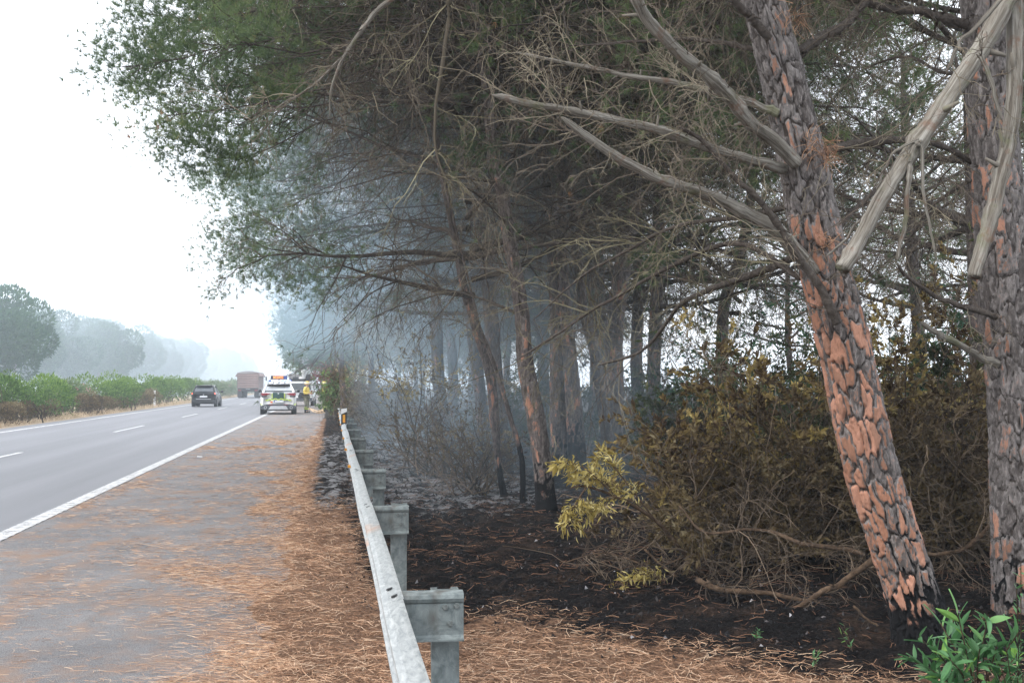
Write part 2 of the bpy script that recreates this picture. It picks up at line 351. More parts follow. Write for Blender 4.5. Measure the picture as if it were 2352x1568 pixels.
M['olive'] = tintmat('olive_leaves', [(0, (.025, .035, .018)), (.5, (.06, .08, .03)), (.85, (.13, .14, .05)), (1, (.26, .25, .13))], .6, .3)
M['deepgreen'] = tintmat('deep_green_leaves', [(0, (.02, .06, .035)), (.5, (.04, .12, .06)), (1, (.09, .2, .09))], .6, .35)
M['hedge'] = tintmat('hedge_leaves', [(0, (.03, .065, .015)), (.5, (.085, .17, .035)), (1, (.22, .34, .07))], .6, .35)
M['oleander'] = tintmat('oleander_leaves', [(0, (.05, .09, .04)), (.6, (.13, .19, .08)), (1, (.24, .29, .13))], .6, .3)
M['flower'] = plain('pink_petals', (.62, .3, .34), .7)
M['yellow'] = tintmat('yellow_leaves', [(0, (.2, .14, .03)), (.5, (.46, .37, .11)), (1, (.72, .62, .3))], .6, .35, obj=1.)
M['fresh'] = tintmat('fresh_leaves', [(0, (.05, .15, .05)), (.5, (.1, .24, .09)), (.8, (.17, .33, .17)), (1, (.22, .42, .08))], .5, .3, .4, obj=1.)

# ================================================================== GROUND, ROAD
def sheet(name, x0, x1, y0, y1, z, mat, nx=1, ny=1, kind='structure'):
    X, Y = np.meshgrid(np.linspace(x0, x1, nx+1), np.linspace(y0, y1, ny+1)); g = Geo()
    i = np.arange(nx)[None]+np.arange(ny)[:, None]*(nx+1); i = i.ravel()
    g.add(np.c_[X.ravel(), Y.ravel(), np.full(X.size, z)], np.c_[i, i+1, i+nx+2, i+nx+1]); return g.build(name, mat, kind=kind)
XS = G(200, 1141)[0]; XL = G(200, 964)[0]; XD = G(296, 984.5)[0]
XR = -.38; XM = XL-.9                                          # right edge of shoulder, left edge of carriageway
sheet('ground', -700, 700, -60, 900, -.06, M['soil'], 8, 8)
sheet('road', XM, XS, -20, 800, 0, M['lane'], 2, 40)
yy_ = np.concatenate([np.linspace(-20, 5, 6), np.geomspace(5.5, 90, 520), np.linspace(95, 800, 40)]); g = Geo()
xr_ = XR+.09*(fbm(yy_*1.1, yy_*0, s=71, o=3)-.5)*2+.05*(vnoise(yy_*9, yy_*0, s=72)-.5); i_ = np.arange(len(yy_)-1)*2
g.add(np.stack([np.c_[np.full(len(yy_), XS), yy_, yy_*0], np.c_[xr_, yy_, yy_*0-.004]], 1).reshape(-1, 3), np.c_[i_, i_+1, i_+3, i_+2]); g.build('hard_shoulder', M['shoulder'], kind='structure')
sheet('median_strip', XM-9, XM-.001, -20, 800, -.012, M['verge'], 2, 40)
sheet('opposite_road', XM-19, XM-9.001, -20, 800, -.004, M['lane'], 2, 40)
sheet('far_verge', XM-60, XM-19.001, -20, 800, -.02, M['verge'], 2, 40)
# ribbed edge line, thin left line and lane dashes
g = Geo()
for i in range(260): y = 6+i*.30; g.box((XS, y, .006), (.2, .20+.012*math.sin(i*7.), .006)); 
g.box((XS, 45, .002), (.2, 84, .004)); g.box((XS, 300, .003), (.2, 424, .006)); g.build('edge_line', M['paint_line'], kind='structure')
g = Geo(); g.box((XL, 300, .003), (.14, 640, .006)); g.build('median_line', M['paint_line'], kind='structure')
ye = G(335, 977)[1]; ys_ = G(258, 992)[1]; per = 19.7; ln_ = ye-ys_
dash = None
for k in range(-2, 18):
    yc = ys_+ln_/2+k*per
    if dash is None:
        g = Geo(); g.box((0, 0, .003), (.12, ln_, .006)); dash = g.build('lane_dash', M['paint_line'], kind='structure'); dash.location = (XD, yc, 0)
    else:
        d = dash.copy(); COL.objects.link(d); d.location = (XD, yc, 0)
# detailed forest floor
def graded(a, b, s0, s1):
    out = [a]; x = a
    while x < b: f = (x-a)/(b-a); x += s0+(s1-s0)*f; out.append(x)
    return np.array(out)
def burnf(X, Y):
    # >0.5 burnt; litter stays near the camera, and along the rail
    edge = 8.9-1.0*np.clip(X-.6, 0, 9)+.9*(vnoise(X*1.3, Y*.9, s=5)-.5)          # front edge of the burn
    front = sst(-1.0, 1.0, Y-edge)
    left = sst(-.45, .35, X-.35+.012*(Y-9)*(Y < 30)-.0*Y)                          # beside the asphalt litter survives up to Y~17
    left = np.maximum(left, sst(13, 20, Y)*sst(-.35, 0., X+.1))
    return front*left
def ashf(X, Y):
    a = sst(12.5, 18, Y)*(1-sst(36, 48, Y))*sst(-.6, .1, X+.2)*(1-sst(2.2, 4.6, X-.05*(Y-15)))
    return .6*a+.06*sst(9, 12, Y)*sst(.3, 1, X)*(1-sst(3, 6, X))
def floorz(X, Y):
    e = sst(-.7, -.05, X+.22*(vnoise(X*3, Y*2.2, s=3)-.5))
    z = -.02+e*(.04+.10*(fbm(X*1.1, Y*1.1, s=11, o=3)-.4)+.075*(fbm(X*5, Y*5, s=21, o=4)-.5)+.13*(fbm(X*9, Y*9, s=31, o=4)-.45)*burnf(X, Y))
    return z+e*.22*sst(1, 9, X)
xs = graded(-.8, 16, .03, .2); ys = graded(6.0, 60, .028, .45)
X, Y = np.meshgrid(xs, ys); Z = floorz(X, Y); nx = len(xs); ny = len(ys)
i = (np.arange(nx-1)[None]+np.arange(ny-1)[:, None]*nx).ravel(); g = Geo()
g.add(np.c_[X.ravel(), Y.ravel(), Z.ravel()], np.c_[i, i+1, i+nx+1, i+nx], burn=burnf(X, Y).ravel(), ash=ashf(X, Y).ravel())
g.build('forest_floor', M['floor'], smooth=True, kind='structure')
print('floor', nx*ny)
# fallen needles
def strands(name, N, x0, x1, y0, y1, dens, ln=.11, wd=.0026, lift=.03, mat='litter', tb=(0, 1), onroad=False, kind='stuff', label=None):
    x = rng.uniform(x0, x1, N); y = y0*(y1/y0)**rng.uniform(0, 1, N); keep = rng.uniform(0, 1, N) < dens(x, y); x, y = x[keep], y[keep]; n = len(x)
    z = (np.maximum(floorz(x, y), 0) if not onroad else np.zeros(n))+.004+rng.uniform(0, 1, n)**2*lift
    th = rng.uniform(0, 6.283, n) if not onroad else rng.normal(0, .75, n)
    L = ln*rng.uniform(.5, 1.2, n)*(1+y*.02); d = np.c_[np.cos(th), np.sin(th), rng.normal(0, .18 if not onroad else .05, n)]
    bd = rng.normal(0, .35, n); d2 = np.c_[np.cos(th+bd), np.sin(th+bd), rng.normal(-.05, .18 if not onroad else .04, n)]
    p0 = np.c_[x, y, z]; p1 = p0+d*L[:, None]*.5; p2 = p1+d2*L[:, None]*.5
    p1[:, 2] = np.maximum(p1[:, 2], z*.5+.003); p2[:, 2] = np.maximum(p2[:, 2], .004)
    pa = np.stack([p0, p1, p2], 1); rd = np.full((n, 3), wd/2)*(1+np.maximum(y-9, 0)[:, None]*.06)
    t = unit(pa[:, 2]-pa[:, 0]); a = unit(np.cross(t, np.array([0, 0, 1.])+rng.normal(0, .5, (n, 3))))[:, None]*rd[..., None]
    v = np.stack([pa-a, pa+a], 2).reshape(-1, 3); o = np.arange(n)[:, None]*6; q = np.concatenate([o+np.array([[0, 1, 3, 2]]), o+np.array([[2, 3, 5, 4]])])
    g = Geo(); g.add(v, q, tint=np.repeat(rng.uniform(tb[0], tb[1], n), 6)); o = g.build(name, M[mat], kind=kind); print(name, n)
    return o
patch = lambda x, y: sst(.47, .7, fbm(x*2.2, y*.9, s=41, o=4))*(1-.8*sst(.5, .62, fbm(x*.5, y*.22, s=55, o=2)))
tag(strands('verge_needles', 180000, -.85, 5, 6.2, 40, lambda x, y: np.clip((1-burnf(x, y))*1.3-.12, .0, 1)*(.75+.25*sst(-.6, -.2, x))*sst(-.95, -.3, x+.5*(vnoise(x*2, y*1.1, s=9)-.5))*(.35+.65*sst(.33, .55, fbm(x*1.6, y*1.0, s=67, o=4))), .095, .0021, .045), 'thick mat of orange fallen pine needles beside the guardrail', 'pine needles')
tag(strands('shoulder_needles', 300000, XS+.1, XR+.15, 6.4, 55, lambda x, y: (.04+.9*patch(x, y))*(.35+.6*sst(XS, -1, x))*(1-sst(26, 54, y))+.28*sst(-1.3, -.4, x+.5*(fbm(x*1.5, y*1.2, s=91)-.5))*(1-sst(20, 45, y)), .075, .0018, .006, onroad=True, tb=(.15, 1)), 'thin patches of orange needles blown across the asphalt shoulder', 'pine needles')
tag(strands('charred_needles', 24000, .2, 9, 7, 26, lambda x, y: burnf(x, y)*(.25+.75*sst(.5, .7, fbm(x*1.5, y*1.5, s=77))), .1, .0035, .055, tb=(0, .22)), 'scattered brown half burnt needles on the blackened soil', 'pine needles')
# crumbs of char and ash on the burnt soil
n = 17000; x = rng.uniform(.1, 11, n); y = 7*(40/7)**rng.uniform(0, 1, n); k = rng.uniform(0, 1, n) < burnf(x, y); x, y = x[k], y[k]; n = len(x)
g = Geo(); s_ = rng.uniform(.004, .016, n)*(1+y*.03); p = np.c_[x, y, floorz(x, y)+.006]
cor = np.array([(1, 0, -.3), (-.5, .87, -.3), (-.5, -.87, -.3), (0, 0, .9)]); v = p[:, None]+(cor[None]+rng.normal(0, .3, (n, 4, 3)))*s_[:, None, None]
fo = np.arange(n)[:, None]*4; g.add(v.reshape(-1, 3), np.concatenate([fo+np.array([f]) for f in ((0, 1, 3), (1, 2, 3), (2, 0, 3))]), tint=np.repeat(rng.uniform(0, 1, n)**5, 4))
M['crumb'] = tintmat('char_crumbs', [(0, (.01, .01, .011)), (.5, (.035, .03, .028)), (.9, (.12, .11, .11)), (1, (.45, .44, .45))], .9)
tag(g.build('char_crumbs', M['crumb'], kind='stuff'), 'crumbs of charcoal and pale ash on the burnt soil', 'charcoal')

# ================================================================== GUARDRAIL
gr = empty('guardrail', (.24, 6, 0), label='galvanised steel guardrail with bolted spacer blocks between shoulder and burnt verge', cat='guardrail')
def zc(y, off): return off
XG = .255
posts_y = []
k0 = G(1028, 1360, .7); Y0 = P(1028, 1365, 2668/483)[1]
posts_y = [Y0-4+4*i for i in range(0, 13)]
# beam profile (x across, z up) of a W-beam, traffic side to -x
zt = .715
prof = [(.045, 0), (.03, -.004), (-.015, -.03), (-.04, -.052), (-.042, -.085), (-.012, -.118), (.02, -.135), (.032, -.155), (.02, -.175), (-.012, -.192), (-.042, -.225), (-.04, -.258), (-.015, -.28), (.03, -.306), (.045, -.31)]
ou = [(x, z) for x, z in prof]; inn = [(x+.005, z) for x, z in prof][::-1]
for i in range(len(posts_y)-1):
    y = posts_y[i]; g = Geo(); dx = .0035*(i % 2)
    n = 6
    ring = np.array(ou+inn)*np.array([.95, .52]); m = len(ring); V = []
    for j in range(n+1):
        yy = y-.16+(4.32)*j/n; b_ = .003*math.sin(yy*1.1)
        V.append(np.c_[ring[:, 0]+b_+dx, np.full(m, yy), ring[:, 1]+zt+dx*.6+.002*math.sin(yy*.9)])
    a = np.arange(m); bq = (a+1) % m
    g.add(np.vstack(V), np.vstack([np.c_[a+j*m, bq+j*m, bq+(j+1)*m, a+(j+1)*m] for j in range(n)]), a[::-1][None], (a+n*m)[None])
    s = g.build('rail_beam', M['rail'], gr, smooth=False); s.location = (XG-.24, -6, 0)
# post and block as shared meshes
def c_post():
    g = Geo(); w_, d_, t = .12, .055, .005
    pf = [(-w_/2, -d_/2), (w_/2, -d_/2), (w_/2, d_/2), (w_/2-.03, d_/2), (w_/2-.03, d_/2-t), (w_/2-t, d_/2-t), (w_/2-t, -d_/2+t), (-w_/2+t, -d_/2+t), (-w_/2+t, d_/2-t), (-w_/2+.03, d_/2-t), (-w_/2+.03, d_/2), (-w_/2, d_/2)]
    g.prism(pf, -.4, .725, 'z'); return g
def block():
    g = Geo()
    pf = [(.0, .0), (-.045, -.004), (-.062, -.012), (-.067, -.028), (-.062, -.042), (-.055, -.05), (-.052, -.185), (-.058, -.195), (-.078, -.203), (-.078, -.209), (-.053, -.203), (-.045, -.19), (-.047, -.05), (-.055, -.036), (-.052, -.018), (-.04, -.01), (0, -.006)]
    g.prism(pf, 0, .265, 'x')
    g.box((.262, -.025, -.11), (.006, .05, .18)); return g
pm = bm_ = bo = None
hexg = Geo(); hexg.tube([(0, 0, 0), (0, -.012, 0)], [.014, .012], 6); hexg.disc((0, .001, 0), .021, 'y', .004, 12)
for i, y in enumerate(posts_y):
    p = c_post().build('post', M['dirty_shaded_steel'], gr) if pm is None else share('post', pm, gr); pm = p.data
    jit = rng.normal(0, .012)
    p.location = (.5-.24+.0, y-6+.03, 0); p.rotation_euler = (rng.normal(0, .01), rng.normal(0, .012), 0)
    bl = block().build('spacer_block', M['dirty_shaded_steel'], gr) if bm_ is None else share('spacer_block', bm_, gr); bm_ = bl.data
    bl.location = (.045+.02, y-6+.0, .715+rng.normal(0, .004)); bl.rotation_euler = (0, rng.normal(0, .012), rng.normal(0, .02))
    for (bx, bz) in ((.185, -.065), (.235, -.06), (.208, -.135)):
        h = hexg.build('bolt', M['dirty_shaded_steel'], bl) if bo is None else share('bolt', bo, bl); bo = h.data; h.location = (bx, -.052, bz)
# slots and bolt heads on the beam
slotg = Geo(); slotg.prism([(-.006, -.018), (.006, -.018), (.009, 0), (.006, .018), (-.006, .018), (-.009, 0)], 0, .003, 'z')
M['dark'] = plain('dark_slot', (.02, .02, .02), .8); M['black'] = plain('black_plastic', (.015, .016, .018), .4); M['reflect'] = plain('amber_reflector', (.75, .33, .03), .3); M['white'] = plain('white_plastic', (.75, .75, .76), .45, var=.06)
sl = None
for y in posts_y[1:9]:
    for (dx, dy) in ((.002, .25), (.014, .04)):
        s = slotg.build('slot', M['dark'], gr) if sl is None else share('slot', sl, gr); sl = s.data
        s.location = (XG-.24+dx, y-6+dy-.1, zt-.0085+dx*.3); s.rotation_euler = (0, R(-18), R(-14)); s.scale = (1.5, 1.5, 1)
rm = None
for y in posts_y[3:11]:
    g = Geo(); g.prism([(-.012, -.06), (.03, -.05), (.03, .05), (-.012, .06)], 0, .03, 'z')
    s = g.build('reflector', M['reflect'], gr) if rm is None else share('reflector', rm, gr); rm = s.data
    s.location = (XG-.24-.05, y-6+1.9, zt-.1)
# delineator clipped on a post
dp = P(790, 962, 29)
d = empty('delineator_panel', (dp[0], dp[1], .62), label='black and white marker panel with amber reflector above the guardrail', cat='marker post')
g = Geo(); g.prism([(-.065, 0), (.065, 0), (.065, .09), (-.065, .03)], -.02, .02, 'y'); g.build('lower_white_band', M['white'], d)
g = Geo(); g.prism([(-.065, .031), (.065, .091), (.065, .37), (-.065, .31)], -.02, .02, 'y'); g.build('black_band', M['black'], d)
g = Geo(); g.prism([(-.065, .311), (.065, .371), (.065, .45), (-.065, .43)], -.02, .02, 'y'); g.build('upper_white_band', M['white'], d)
g = Geo(); g.box((0, -.024, .21), (.055, .008, .18)); g.build('reflector', M['reflect'], d)
g = Geo(); g.box((0, .03, -.15), (.04, .02, .5)); g.build('bracket', M['dirty_shaded_steel'], d)
# far marker post on the median
q = G(323, 934); q[0] = min(q[0], XM-.15) if q[0] > XM-.15 else max(q[0], XM-.7); d = empty('marker_post', q, label='white roadside marker post with black band before the median shrubs', cat='marker post')
g = Geo(); g.prism([(-.07, 0), (.07, 0), (.07, .72), (-.07, .66)], -.05, .05, 'y'); g.build('lower_stem', M['white'], d)
g = Geo(); g.prism([(-.07, .661), (.07, .721), (.07, .93), (-.07, .87)], -.05, .05, 'y'); g.build('black_band', M['black'], d)
g = Geo(); g.prism([(-.07, .871), (.07, .931), (.07, 1.18), (-.07, 1.12)], -.05, .05, 'y'); g.build('top', M['white'], d)

# ================================================================== PINES
def trunk_geo(path, rad, nv, nu, cells, cellh, depth=.012, org=None, char=None, s=0, flare=.0, cw=.011):
    p, r = smoothpath(path, nv, rad); L = np.r_[0, np.cumsum(np.linalg.norm(np.diff(p, axis=0), axis=1))]
    t = unit(np.gradient(p, axis=0)); ref = np.array([0, 1., 0]); a = unit(np.cross(t, ref)); b = np.cross(a, t)
    U = np.arange(nu)/nu; UU, LL = np.meshgrid(U, L); TH = UU*2*math.pi
    ph = [np.cos(TH)*1.3, np.sin(TH)*1.3]
    wu = (fbm(ph[0]*1.5, ph[1]*1.5, LL*4, s=s+3, o=3)-.5)*.13+(fbm(ph[0]*6, ph[1]*6, LL*16, s=s+5, o=2)-.5)*.022; wv = (fbm(ph[0]*2, ph[1]*2, LL*2, s=s+9, o=2)-.5)*.7+(fbm(ph[0]*7, ph[1]*7, LL*9, s=s+6, o=2)-.5)*.28
    f1, f2, cid = voro(UU*cells+wu*cells, LL/cellh+wv, cells, s)
    g1, g2, c2 = voro(UU*cells*2+wu*cells*2.6, LL/cellh*1.5+wv*2, cells*2, s+20)
    dl = np.maximum(np.gradient(L), 1e-4)[:, None]; du = (2*math.pi*r/nu)[:, None]
    def metric(f):
        gu = (np.roll(f, -1, 1)-np.roll(f, 1, 1))/(2*du); gv = np.gradient(f, axis=0)/dl
        return f/np.clip(np.hypot(gu, gv), 6/(2*math.pi*r[:, None]/cells)*.16, 60)
    e = metric(f2-f1)*(1+.9*(fbm(ph[0]*5, ph[1]*5, LL*6, s=s+50, o=2)-.5)); crack = sst(.0015, cw, e); lvl = cid; e = e/(2*math.pi*np.mean(r[:nv//2])/cells)
    fine = sst(.0, .006, metric(g2-g1)); nz = fbm(ph[0]*9, ph[1]*9, LL*9, s=s+30, o=3)
    disp = depth*(1.7*(crack-1)+.55*(lvl-.4)+.3*(fine-1)*crack+.75*(np.round(c2*3)/3-.5)*crack+.7*(nz-.5))
    rr = r[:, None]*(1+flare*np.exp(-LL/.22))*(1+.1*(fbm(ph[0]*.9, ph[1]*.9, LL*1.2, s=s+40, o=2)-.5)*2)+disp
    V = p[:, None]+(a[:, None]*np.cos(TH)[..., None]+b[:, None]*np.sin(TH)[..., None])*rr[..., None]
    i = np.arange(nu)[None]; j = (i+1) % nu; k = (np.arange(nv-1)*nu)[:, None]
    q = np.stack([k+i, k+j, k+j+nu, k+i+nu], -1).reshape(-1, 4)
    og = (org(V, cid, c2, TH, LL) if org else cid*.55)-.3*(1-sst(.1, .24, e))-.04*(1-fine); ch = (char(V, cid, c2, TH, LL)+.5*(1-sst(.06, .2, e))*sst(1.9, .3, V[..., 2])) if char else np.zeros_like(cid)
    g = Geo(); g.add(V.reshape(-1, 3), q[:, ::-1], cell=cid.ravel(), crack=np.minimum(crack, .75+.25*fine).ravel(), c2=c2.ravel(), org=np.clip(og, 0, 1).ravel(), char=np.clip(ch, 0, 1.2).ravel())
    return g, p, r
def mkcrown(seed, H=8.4, z0=2.0, nl=30, R0=4.6, bare=.35, twk=9, fk=3, tuft=2600, needle_k=15, nlen=.105, nwd=.006):
    """limbs, twigs and needles of one pine around a vertical axis; returns three meshes"""
    r = np.random.default_rng(seed); zz = np.sort(r.uniform(z0, H-.4, nl)); az = np.arange(nl)*2.4+r.uniform(-.5, .5, nl)
    fr = (zz-z0)/(H-z0); el = .05+.55*fr+r.normal(0, .12, nl); LN = R0*(np.clip(.55+.9*fr, 0, 1)*np.sqrt(np.clip(1.12-fr**2.2, .08, 1)))*r.uniform(.75, 1.1, nl)
    di = np.c_[np.cos(az)*np.cos(el), np.sin(az)*np.cos(el), np.sin(el)]
    lb = grow(np.c_[np.zeros(nl), np.zeros(nl), zz], di, LN, 9, .10, .015, r)
    g = Geo(); lr = .028+.03*(1-fr)*r.uniform(.6, 1, nl); addt(g, lb, taper(nl, 9, lr, .006), 6)
    br0, bd0, t0 = kids(lb, 13, .15, 1, .85, r, .3); li = np.repeat(np.arange(nl), 13); bl = np.clip(LN[li]*(.62-.38*t0)*r.uniform(.5, 1.15, len(li)), .25, 2.3)
    br = grow(br0, bd0, bl, 7, .17, -.02, r); addt(g, br, taper(len(br), 7, .006+.0055*bl, .0025), 3)
    tw0, td0, t1 = kids(br, twk, .08, 1, .8, r); bi = np.repeat(np.arange(len(br)), twk); tl = np.clip(bl[bi]*.5*r.uniform(.5, 1.3, len(bi)), .15, .95)
    hang = np.where(fr[li[bi]] < .6, 1, .2); tw = grow(tw0, td0+np.c_[np.zeros((len(bi), 2)), -.5*hang], tl, 5, .22, -.07, r)
    tg = Geo(); tint = np.clip(r.beta(2, 3, len(tw))+.15*(r.uniform(size=len(tw)) < .1), 0, 1); addt(tg, tw, taper(len(tw), 5, .0042, .0022), 2, tint=tint)
    fi0, fd0, _ = kids(tw, fk, .1, .95, .7, r); fl = np.repeat(tl, fk)*.6*r.uniform(.4, 1.3, len(fi0)); fi = grow(fi0, fd0, fl, 4, .28, -.06, r)
    addt(tg, fi, taper(len(fi), 4, .003, .0018), 2, tint=np.repeat(tint, fk))
    # needle tufts on the outer and upper shoots
    ends = np.concatenate([tw[:, -1], tw[:, 3], fi[:, -1]]); dirs = np.concatenate([tw[:, -1]-tw[:, -2], tw[:, 3]-tw[:, 2], fi[:, -1]-fi[:, -2]])
    lt = np.concatenate([li[bi], li[bi], np.repeat(li[bi], fk)]); tt = np.concatenate([t0[bi], t0[bi], np.repeat(t0[bi], fk)]); rad = np.hypot(ends[:, 0], ends[:, 1])
    score = fr[lt]*.9+tt*1.0+rad/R0*1.3+r.normal(0, .22, len(ends)); score[(rad < .6*R0) & (fr[lt] < .72)] -= 9
    idx = np.argsort(-score); idx = idx[score[idx] > -4]; idx = (np.concatenate([idx, r.choice(idx, tuft-len(idx))]) if len(idx) < tuft else idx[:tuft]); ng = Geo()
    dd = unit(dirs[idx]); dd[:, 2] += .55; clump = vnoise(ends[idx, 0]*1.6, ends[idx, 1]*1.6, ends[idx, 2]*1.6, s=seed)
    needles(ng, ends[idx]-dirs[idx]*0-dd*r.uniform(0, .14, (len(idx), 1)), dd, needle_k, nlen, nwd, .55, r, np.clip(clump*.9+r.normal(0, .1, len(idx)), 0, 1))
    return g, tg, ng
class PineKind:
    def __init__(s, seed, **k):
        g, t, n = mkcrown(seed, **k); a = empty('tmp'); s.l = g.build('limbs', M['limb'], a, smooth=True).data; s.t = t.build('twigs', M['twig'], a).data; s.n = n.build('needles', M['needle'], a).data
        for c in list(a.children): bpy.data.objects.remove(c)
        bpy.data.objects.remove(a); print('pine kind', seed, len(s.l.polygons), len(s.t.polygons), len(s.n.polygons))
KA = [PineKind(11, tuft=7500, z0=2.7), PineKind(23, R0=5.0, tuft=7500, z0=3.0)]; KA.append(KA[0])
KH = PineKind(71, nl=32, z0=4.95, H=9.2, R0=6.0, tuft=17000, needle_k=14, nwd=.0055)
KF = [PineKind(51, nl=26, twk=6, fk=2, tuft=5500, needle_k=8, R0=4.8, z0=2.0, nlen=.24, nwd=.022)]
# simple trunk for copies
def simple_trunk(seed, H=8, r0=.15, nv=60, nu=20):
    r = np.random.default_rng(seed); k = 6; z = np.linspace(-.1, H, k); pts = np.c_[np.cumsum(r.normal(0, .05, k)), np.cumsum(r.normal(0, .05, k)), z]; pts[0, :2] = 0
    return trunk_geo(pts, np.linspace(r0, .04, k), nv, nu, 7, .22, .012, org=lambda V, c, c2, T, L: c*.6-.1*(V[..., 2] > 3), char=lambda V, c, c2, T, L: .75*sst(1.3, .1, V[..., 2]), s=seed, flare=.2)[0]
STK = []
for sd in (5, 6):
    o = simple_trunk(sd).build('trunk', M['bark_dark'], None, smooth=True); STK.append(o.data); bpy.data.objects.remove(o)
def crown_on(t, kd, rot=0, tilt=(0, 0), off=(0, 0, 0), scl=1., kindk=None, rz=None):
    rt = (Matrix.Rotation(tilt[0], 3, 'X') @ Matrix.Rotation(tilt[1], 3, 'Y') @ Matrix.Rotation(rot, 3, 'Z')).to_euler()
    for nm, me, kk in (('limbs', kd.l, None), ('twigs', kd.t, 'stuff'), ('needles', kd.n, 'stuff')):
        o = share(nm, me, t, off, rt, (scl,)*3, kk)
pinei = 0
def pine(pos, kd, rot, scl, label, group=None, trunk=None, lean=(0, 0)):
    t = empty('pine_tree', pos, label=label, cat='pine tree', group=group)
    rt = (Matrix.Rotation(lean[0], 3, 'X') @ Matrix.Rotation(lean[1], 3, 'Y') @ Matrix.Rotation(rot, 3, 'Z')).to_euler()
    share('trunk', STK[trunk or 0], t, (0, 0, 0), rt, (scl*1.0, scl*1.0, scl))
    crown_on(t, kd, rot, lean, (0, 0, 0), scl); return t
def px_pine(pts, ws, D, kd, rot, label, group=None, res=(150, 40), cells=8, cellh=.17, mat='bark_dark', orgf=None, charf=None, top=8.2, scl=1., depth=.01, s=0, flare=.12, D1=None, crown=True, name='pine_tree'):
    """pts bottom -> top in picture points at depth D; goes on upward to the top height"""
    D1 = D if D1 is None else D1; w = PP(pts, D, D1); base = w[0].copy(); base[2] = 0
    rad = [x/2*D/F for x in ws]; d = unit((w[-1]-w[0])[None])[0]; ext = w[-1]+d*(top*scl-w[-1][2])/d[2]
    path = np.vstack([[base+(w[0]-base)*.0-np.array([0, 0, .15])], w, [(w[-1]+ext)/2], [ext]]); rad = [rad[0]*1.05]+rad+[rad[-1]*.65, .03]
    t = empty(name, base, label=label, cat='pine tree', group=group)
    g, p, r = trunk_geo(path-base, rad, res[0], res[1], cells, cellh, depth, orgf, charf, s, flare)
    g.build('trunk', M[mat], t, smooth=True)
    dv = ext-base; tx = -math.atan2(dv[1], dv[2]); ty = math.atan2(dv[0], dv[2])
    if crown: crown_on(t, kd, rot, (tx*.35, ty*.35), ((w[-1]-base)[0]*.45, (w[-1]-base)[1]*.45, 0), scl)
    return t, base
def limb(t, base, pts, D0, D1, r0, r1, mat='dead', n=28, sides=9, name='limb', tw=0, cut=False, seed=0, twm='twig', label=None, wig=.012, twl=.5):
    """a limb given by picture points; radii in metres; tw = number of small side twigs"""
    if r0 > .012: n = max(n, 64); sides = max(sides, 12)
    p, rr = smoothpath(PP(pts, D0, D1), n, np.linspace(r0, r1, len(pts))); r = np.random.default_rng(seed+len(pts)*13+int(r0*1e4)); q_ = np.linspace(0, 1, n)
    w3 = np.stack([fbm(q_*9, q_*0+k, s=seed*3+k+int(r0*999), o=3)-.5 for k in (1, 2, 3)], 1); p = p+w3*(.022 if name != 'sawn_limb' else .012)*np.sin(q_*math.pi)[:, None]**.5
    rr = rr*(1+.16*(fbm(q_*24, q_*0, s=seed+7, o=3)-.5))
    for kk in r.uniform(.05, .95, 5): rr = rr*(1+.22*np.exp(-((q_-kk)/.012)**2))
    if name != 'sawn_limb': rr[-2:] *= (.6, .15)
    g = Geo()
    an_ = np.tile(np.linspace(0, 2*math.pi, sides, endpoint=False), n); al_ = np.repeat(np.r_[0, np.cumsum(np.linalg.norm(np.diff(p, axis=0), axis=1))], sides)
    g.tube(p-base, rr, sides, ca=np.cos(an_), sa=np.sin(an_), al=al_*1.6+seed)
    if r0 > .012:
        V_ = g.v[0].reshape(n, sides, 3); c_ = (p-base)[:, None]; f_ = V_-c_; nn = fbm(V_[..., 0]*30, V_[..., 1]*30, V_[..., 2]*30, s=seed, o=3)-.5
        g.v[0] = (c_+f_*(1+.38*nn[..., None])).reshape(-1, 3)
        ks = r.integers(4, n-4, 5)
        for k_ in ks: d_ = unit(r.normal(size=3)); g.tube([(p-base)[k_], (p-base)[k_]+d_*rr[k_]*1.5, (p-base)[k_]+d_*rr[k_]*r.uniform(2, 4)], [rr[k_]*.5, rr[k_]*.3, rr[k_]*.18], 6)
    o = g.build(name, M[mat], t, smooth=True)
    if label: o['label'] = label
    if tw:
        s0, d0, _ = kids(p[None]-base, tw, .05, .98, 1.0, r); L = r.uniform(.25, 1.3, tw)*twl; a = grow(s0, d0, L, 7, .2, -.05, r)
        tg = Geo(); ti = r.uniform(.2, .9, tw); addt(tg, a, taper(tw, 7, .0024+.003*L, .0014), 3, tint=ti)
        s1, d1, _ = kids(a, 5, .15, 1, .7, r); bq = grow(s1, d1, np.repeat(L, 5)*.5*r.uniform(.4, 1.2, tw*5), 6, .22, -.09, r); addt(tg, bq, taper(tw*5, 6, .0021, .0011), 3, tint=np.repeat(ti, 5))
        s2, d2, _ = kids(bq, 2, .2, 1, .7, r); cq = grow(s2, d2, np.repeat(L, 10)*.3*r.uniform(.4, 1.2, tw*10), 4, .28, -.1, r); addt(tg, cq, taper(tw*10, 4, .0016, .001), 2, tint=np.repeat(ti, 10))
        tg.build('twigs', M[twm], o, kind='stuff')
    return o
